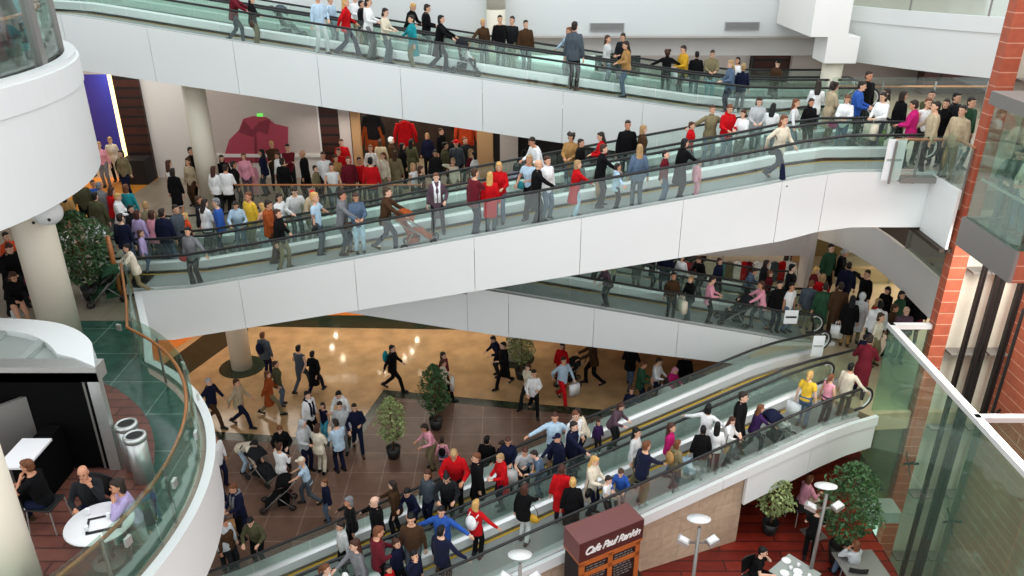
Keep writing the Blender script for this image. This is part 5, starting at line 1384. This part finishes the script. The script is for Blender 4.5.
fixed(9.85, 15.2, M2, 'E','M','jacket','green','trousers','slate','short','black','look', -20, '', 1.0)
fixed(9.95, 14.75, M2, 'E','W','sweater','cream','jeans','denim','bob','auburn','hold', -60, '', .98)
fixed(9.98, 14.25, M2, 'E','M','hoodie','red','jeans','denim','short','black','stand', -70, '', .98)
# keep neighbours from standing inside one another
for it in range(30):
    for i, a in enumerate(PEOPLE):
        for b in PEOPLE[i+1:]:
            if a['zone'] != b['zone'] or a['zone'] in 'KQE': continue
            d = b['o'].location-a['o'].location; dd = Vector((d.x, d.y)); mn = .40
            if dd.length < mn:
                if dd.length < 1e-3: dd = Vector((0, 1))
                u = dd.normalized()*((mn-dd.length)/2+.005)
                if ZONES[a['zone']][0] == 'lane':
                    W = ZONES[a['zone']][1]; u = W.d*(u.length*(1 if dd.dot(W.d) > 0 else -1))
                    for q, s in ((a, -1), (b, 1)):
                        o = q['o']; o.location.x += u.x*s; o.location.y += u.y*s; o.location.z = W.T((Vector((o.location.x, o.location.y))-W.P).dot(W.d))-.12
                else:
                    for q, s in ((a, -1), (b, 1)): q['o'].location.x += u.x*s; q['o'].location.y += u.y*s
for d in PEOPLE:
    if d['zone'] == 'L':
        o = d['o']; q = Vector((o.location.x, o.location.y))-WD.P; s_, l_ = q.dot(WD.d), q.dot(WD.n)
        if -15.8 < s_ < 1 and -.5 < l_ < 3.75: o.location.x += WD.n.x*(3.75-l_); o.location.y += WD.n.y*(3.75-l_)
def hand(d, i, dz=0):
    S = d['S']; w = S['wr', i]+(S['wr', i]-S['el', i]).normalized()*.07
    return d['o'].location + (Matrix.Rotation(d['rz'], 3, 'Z') @ w)*d['k']+Vector((0, 0, dz))
def atb(d, v): return d['o'].location + (Matrix.Rotation(d['rz'], 3, 'Z') @ Vector(v))*d['k']
CN = dict(light_blue='light blue', pale_grey='pale grey')
cn = lambda c: CN.get(c, c)
BOTN = dict(trousers='trousers', jeans='jeans', flares='flared trousers', shorts='shorts', skirt='skirt')
HN = dict(short='short {} hair', long='long {} hair', bob='chin-length {} hair', curly='curly {} hair', pony='{} ponytail', bald='balding head', cap='{} cap', hood='{} hood up', hat='{} hat', scarf='{} headscarf')
PN = dict(stand='standing', stance='standing wide', railr='one arm out to the rail', raill='one arm out to the rail', railf='reaching forward', hold='hands together', phone='hand to the face', cross='arms crossed', walk='striding', walkb='walking', push='pushing', out='both arms spread', bend='bending over', look='leaning forward', sit='seated', kidsit='seated in pushchair')
def wc(s): return len(s.replace(',', '').replace('-', '').split())
for d in PEOPLE:
    who = {'M':'person','W':'person','B':'child','G':'child','K':'small child'}[d['who']]
    tn = 'T-shirt' if d['top'] == 'tee' else ('sleeveless top' if d['top'] == 'vest' else d['top'])
    d['short'] = '%s in %s %s' % (who, cn(d['tcol']), tn); d['hn'] = HN[d['hair']].format(d['hcol'])
    d['full'] = '%s and %s %s' % (d['short'], cn(d['bcol']) if d['bcol'] != 'denim' else 'faded', BOTN[d['bot']])
    if d['zone'] == 'L': d['zn'] = 'on the brown tiles' if (d['o'].location.y < 19.9 or (d['o'].location.x > -4.3 and d['o'].location.y < 21.7)) else 'on the tan marble'
    elif d['zone'] == 'S': d['zn'] = 'by the big left column' if d['o'].location.x < -10.4 and d['px'] < 36 else ('near the blue shop' if d['px'] < 135 else ('by the pink shirt poster' if d['px'] < 310 else 'before the dark shop'))
    else: d['zn'] = ZN[d['zone']]
    d['zn'] = d['zn'].replace('left column', 'cream column')
used = {}
def uniq(lab):
    k_ = lab.lower(); return k_ not in used
def near(d):
    c = sorted((q for q in PEOPLE if q is not d and q['zone'] == d['zone'] and q['tcol']+q['top'] != d['tcol']+d['top']), key=lambda q: (q['o'].location-d['o'].location).length)
    return c[:4]
SHN = {'on the front lane of the topmost walkway':'topmost walkway, front lane','on the rear lane of the topmost walkway':'topmost walkway, rear lane','on the front lane of the middle walkway':'middle walkway, front lane','on the rear lane of the middle walkway':'middle walkway, rear lane','on the front lane of the short lower walkway':'short walkway, front lane','on the rear lane of the short lower walkway':'short walkway, rear lane','on the front lane of the lowest walkway':'lowest walkway, front lane','on the rear lane of the lowest walkway':'lowest walkway, rear lane'}
for d in PEOPLE:
    z = SHN.get(d['zn'], d['zn'])
    c = ['%s, %s, %s' % (d['full'], z, PN[d['pose']]), '%s, %s, %s' % (d['full'], d['hn'], z), '%s, %s, %s' % (d['short'], d['hn'], z)]
    c += ['%s, %s, beside %s %s' % (d['short'], z, cn(q['tcol']), q['top'] if q['top'] != 'tee' else 'T-shirt') for q in near(d)]
    c += ['%s, %s, beside %s %s' % (d['short'], d['hn'], cn(q['tcol']), q['top'] if q['top'] != 'tee' else 'T-shirt') for q in near(d)]
    same = [q for q in PEOPLE if q is not d and q['full'] == d['full'] and q['zn'] == d['zn']]
    if same: c = c[1:]+c[:1]
    same2 = [q for q in PEOPLE if q is not d and q['full'] == d['full'] and q['zn'] == d['zn'] and q['hn'] == d['hn']]
    if same2: c = c[2:]+c[:2]
    for lab in c:
        if uniq(lab) and 4 <= wc(lab) <= 16: break
    d['label'] = lab; used[lab.lower()] = 1
    tag(d['o'], lab, 'person', 'people '+d['zn'].replace('standing ', ''))
# what they carry
BAGM = {}
def bagmesh(kind):
    if kind in BAGM: return BAGM[kind]
    if kind == 'sb': a = MB().rings([[(-w,-t_,z),(w,-t_,z),(w,t_,z),(-w,t_,z)] for z, w, t_ in ((-.52,.17,.06),(-.30,.18,.065),(-.12,.18,.05))]); b = MB().tube([(-.08,-.05,-.12),(-.05,-.03,.0),(.05,-.03,.0),(.08,-.05,-.12)], .007, 5).tube([(-.08,.05,-.12),(-.05,.03,.0),(.05,.03,.0),(.08,.05,-.12)], .007, 5)
    if kind == 'hb': a = MB().ell((0,0,-.10), .16, .07, .11, 14, 8); b = MB().tube([(-.13,0,-.04),(-.10,0,.15),(0,0,.28),(.10,0,.15),(.13,0,-.04)], .010, 5)
    if kind == 'bp': a = MB().ell((0,0,0), .15, .085, .21, 14, 8); b = MB().tube([(-.10,-.06,.14),(-.11,-.16,.17),(-.11,-.20,.05),(-.10,-.06,-.12)], .014, 5).tube([(.10,-.06,.14),(.11,-.16,.17),(.11,-.20,.05),(.10,-.06,-.12)], .014, 5)
    if kind == 'sc': a = MB().tube([(.07,-.02,.0),(.08,.06,.02),(0,.09,.02),(-.08,.06,.02),(-.07,-.03,0),(-.05,-.115,-.08),(-.05,-.15,-.25),(-.05,-.15,-.45)], [(.04,.03)]*8, 8).tube([(.07,-.02,0),(.05,-.115,-.08),(.05,-.15,-.25),(.05,-.15,-.5)], [(.04,.03)]*4, 8); b = MB().tube([(-.05,-.15,-.45),(-.05,-.15,-.50)], .03, 6)
    BAGM[kind] = (a.mesh(kind, MPAPERB if kind == 'sb' else (MLEATH if kind == 'hb' else MCLOTH), True), b.mesh(kind+'_h', MLEATH, True)); return BAGM[kind]
NMS = dict(sb=('shopping_bag','shopping bag','bag','handle','carried bags'), hb=('handbag','handbag','bag','strap','carried bags'), bp=('backpack','backpack','bag','strap','carried bags'), sc=('scarf','scarf','scarf','fringe','scarves'))
for d in PEOPLE:
    if not d['extra']: continue
    kind, col = d['extra'].split(':'); nm, ln, cat, pn, gr = NMS[kind]
    if kind == 'sb': loc = hand(d, 1 if d['pose'] not in ('raill',) else 0)
    elif kind == 'hb': loc = atb(d, (-.24, -.04, .92))
    elif kind == 'bp': loc = atb(d, (0, .22, 1.22))
    else: loc = atb(d, tuple(d['S']['neck']+Vector((0,0,-.02))))
    lab = '%s %s of %s, %s' % (cn(col), ln, d['short'], SHN.get(d['zn'], d['zn']))
    if not uniq(lab): lab = '%s %s of %s, %s' % (cn(col), ln, d['short'], d['hn'])
    used[lab.lower()] = 1
    t = empty(nm, loc, lab, cat, gr, d['rz']); 
    if kind in ('bp','sc'): t.scale = (d['k'],)*3
    a, b = bagmesh(kind); lk({'sb':'bag_body','hb':'bag_body','bp':'pack_body','sc':'scarf_wrap'}[kind], a, t, pal(col)); lk(pn, b, t, pal(col) if kind != 'hb' else pal('brown'))
def find(px, py): return min(PEOPLE, key=lambda d: (d['px']-px)**2+(d['py']-py)**2)
def push_for(px, py, col, lab, dist=.78, zone=None):
    d = find(px, py); f = Matrix.Rotation(d['rz'], 3, 'Z') @ Vector((0, -1, 0)); l = d['o'].location+f*dist
    Z = ZONES[d['zone']]; rz = d['rz']; tilt = 0
    if Z[0] == 'lane':
        W = Z[1]; sgn = 1 if f.x*W.d.x+f.y*W.d.y > 0 else -1
        l2 = Vector((d['o'].location.x, d['o'].location.y))+W.d*(sgn*dist); q = (l2-W.P).dot(W.d); l = Vector((l2.x, l2.y, W.T(q)-.12)); rz = math.atan2(W.d.y, W.d.x)+(PI/2 if sgn > 0 else -PI/2)
        tilt = math.atan2(W.T(q+.4)-W.T(q-.4), .8)*sgn
    t = pushchair(l, rz, col, lab); t.rotation_euler = Euler((-tilt, 0, rz), 'XYZ'); return t
def seat_child(px, py, pc):
    d = find(px, py); o = d['o']; o.rotation_euler = pc.rotation_euler; o.scale = (d['k'],)*3
    R = pc.rotation_euler.to_matrix(); o.location = pc.location + R @ Vector((0, -.02, .40-.52*d['k']+.06)); d['loc'] = o.location
pc = push_for(441, 15, 'charcoal', 'pushchair with seated child in front of the black coat on topmost walkway'); seat_child(465, 53, pc)
push_for(387, 187, 'rust', 'pushchair with orange lining ahead of the brown jacket, middle walkway', .85)
pc = push_for(762, 281, 'charcoal', 'dark pushchair with seated child on the short walkway', .85); seat_child(735, 299, pc)
pc = push_for(750, 409, 'navy', 'navy pushchair with hood and seated child on the lowest walkway', .85); seat_child(773, 409, pc)
push_for(301, 457, 'black', 'black pushchair pushed by the child in a cream cap on the tiles', .80)
push_for(592, 338, 'charcoal', 'dark pushchair pushed by the brown jacket on the tan marble', .85)
push_for(254, 440, 'charcoal', 'dark pushchair attended by the bending person in cream on the tiles', .72)
d = find(235, 201); W = WB; q = d['o'].location.x+.1; pushchair((q, W.P.y+2.5, W.T(q)-.12), -PI/2, 'pale_grey', 'grey and white pushchair on the rear lane beside the blue sweater')
d = find(315, -7); q = onY(289, 30, 26.9).x; pushchair((q, WA.P.y+2.5, WA.T(q)-.12), PI/2, 'slate', 'slate grey pushchair on the topmost walkway, ahead of the blue shirts')
d = find(126, 244); l = d['o'].location; pushchair(l+Vector((-.75*math.sin(math.radians(60)), -.4, 0)), d['rz'], 'green', 'dark green pushchair by the leafy shrub at the walkway foot')
pb = find(232, 484); t = empty('cardboard_box', hand(pb, 0, -.18)+Vector((.05,-.1,-.25)), 'open brown cardboard box carried by the navy coat and grey scarf', 'box', rz=.4); MB().box(-.2,.2,-.14,.14,-.14,.14).obj('carton', mat('brown_cardboard','b98a55',.8), t); MB().add([(-.2,-.14,.14),(.2,-.14,.14),(.2,-.24,.2),(-.2,-.24,.2),(-.2,-.14,.135),(.2,-.14,.135),(.2,-.24,.195),(-.2,-.24,.195)],[(0,1,2,3),(7,6,5,4),(0,3,7,4),(1,5,6,2),(3,2,6,7),(0,4,5,1)]).obj('flap', mat('light_cardboard','d0a878',.8), t)

# ================================================================== light
w = bpy.data.worlds.new('skylight'); sc.world = w; w.use_nodes = True
bg = w.node_tree.nodes['Background']; bg.inputs['Color'].default_value = (.93, .97, 1, 1); bg.inputs['Strength'].default_value = 1.55
# daylight through the glass roof
area(0, 14, 24, 24, 20, 350, (.97, .99, 1), name='roof_daylight')
# added unseen area lights that brighten the shops and the lowest level
area(-5, 27, 4.7, 16, 3, 420, (1, .91, .78))
area(-17, 25, 4.7, 6, 6, 150, (1, .75, .5))
area(-3, 31.5, 4.6, 12, 1.5, 200, (1, .6, .25))
area(-14.5, 31.0, 9.2, 3, 2, 260, (1, .75, .45)); area(-4.5, 30.6, 8.7, 4, 2, 120, (1, .8, .6))
area(-12.5, 27, 10.0, 7, 2.5, 110, (1, .95, .88)); area(-4, 27.8, 7.9, 7, .6, 60, (1, .93, .85), (0, 0, 0))
area(7.2, 26.6, 7.0, 4, 2, 90, (1, .9, .75)); area(13.8, 24, 4.6, 3, 4, 110, (1, .85, .65)); area(13.5, 22, 7.1, 3, 6, 60, (1, .88, .7))
area(13.5, 25.6, 9.9, 3, 4, 90, (1, .9, .8))
area(10.4, 14.0, 16.6, 1.4, 5, 260, (1, .98, .94)); area(11.0, 14.4, 8.0, 1.6, 4, 420, (1, .98, .92))  # added lights to brighten the lift shaft, no fixtures there
for k_, (px, py) in enumerate(((343,358),(332,347),(336,335),(405,358),(412,351),(417,340),(326,378),(331,378),(337,378),(344,378),(349,378),(355,378),(380,373),(386,373),(392,373),(420,373))):
    q = onZ(px, py, 0); s_ = 28.85/q.y
    t = empty('shop_front_lamp', (q.x*s_, 28.86, (s_-1)*H), 'small round lamp on the dark lintel of the marble floor shops', 'ceiling light', 'lamps on the shop lintel'); rr_ = .07 if k_ < 6 else .035
    MB().tube([(0,.04,0),(0,-.03,0)], rr_*1.25, 12).obj('housing', MSTEEL, t); MB().ell((0,-.03,0), rr_, .02, rr_, 12, 6).obj('lens', MLAMP, t, True)
vs = sc.view_settings; vs.view_transform = 'Standard'; vs.look = 'None'; vs.gamma = 1.0; vs.exposure = 0.08
vs.use_curve_mapping = False
cy = sc.cycles; cy.max_bounces = 8; cy.transparent_max_bounces = 32; cy.diffuse_bounces = 4; cy.glossy_bounces = 4; cy.caustics_reflective = False; cy.caustics_refractive = False
cy.sample_clamp_indirect = 4.0
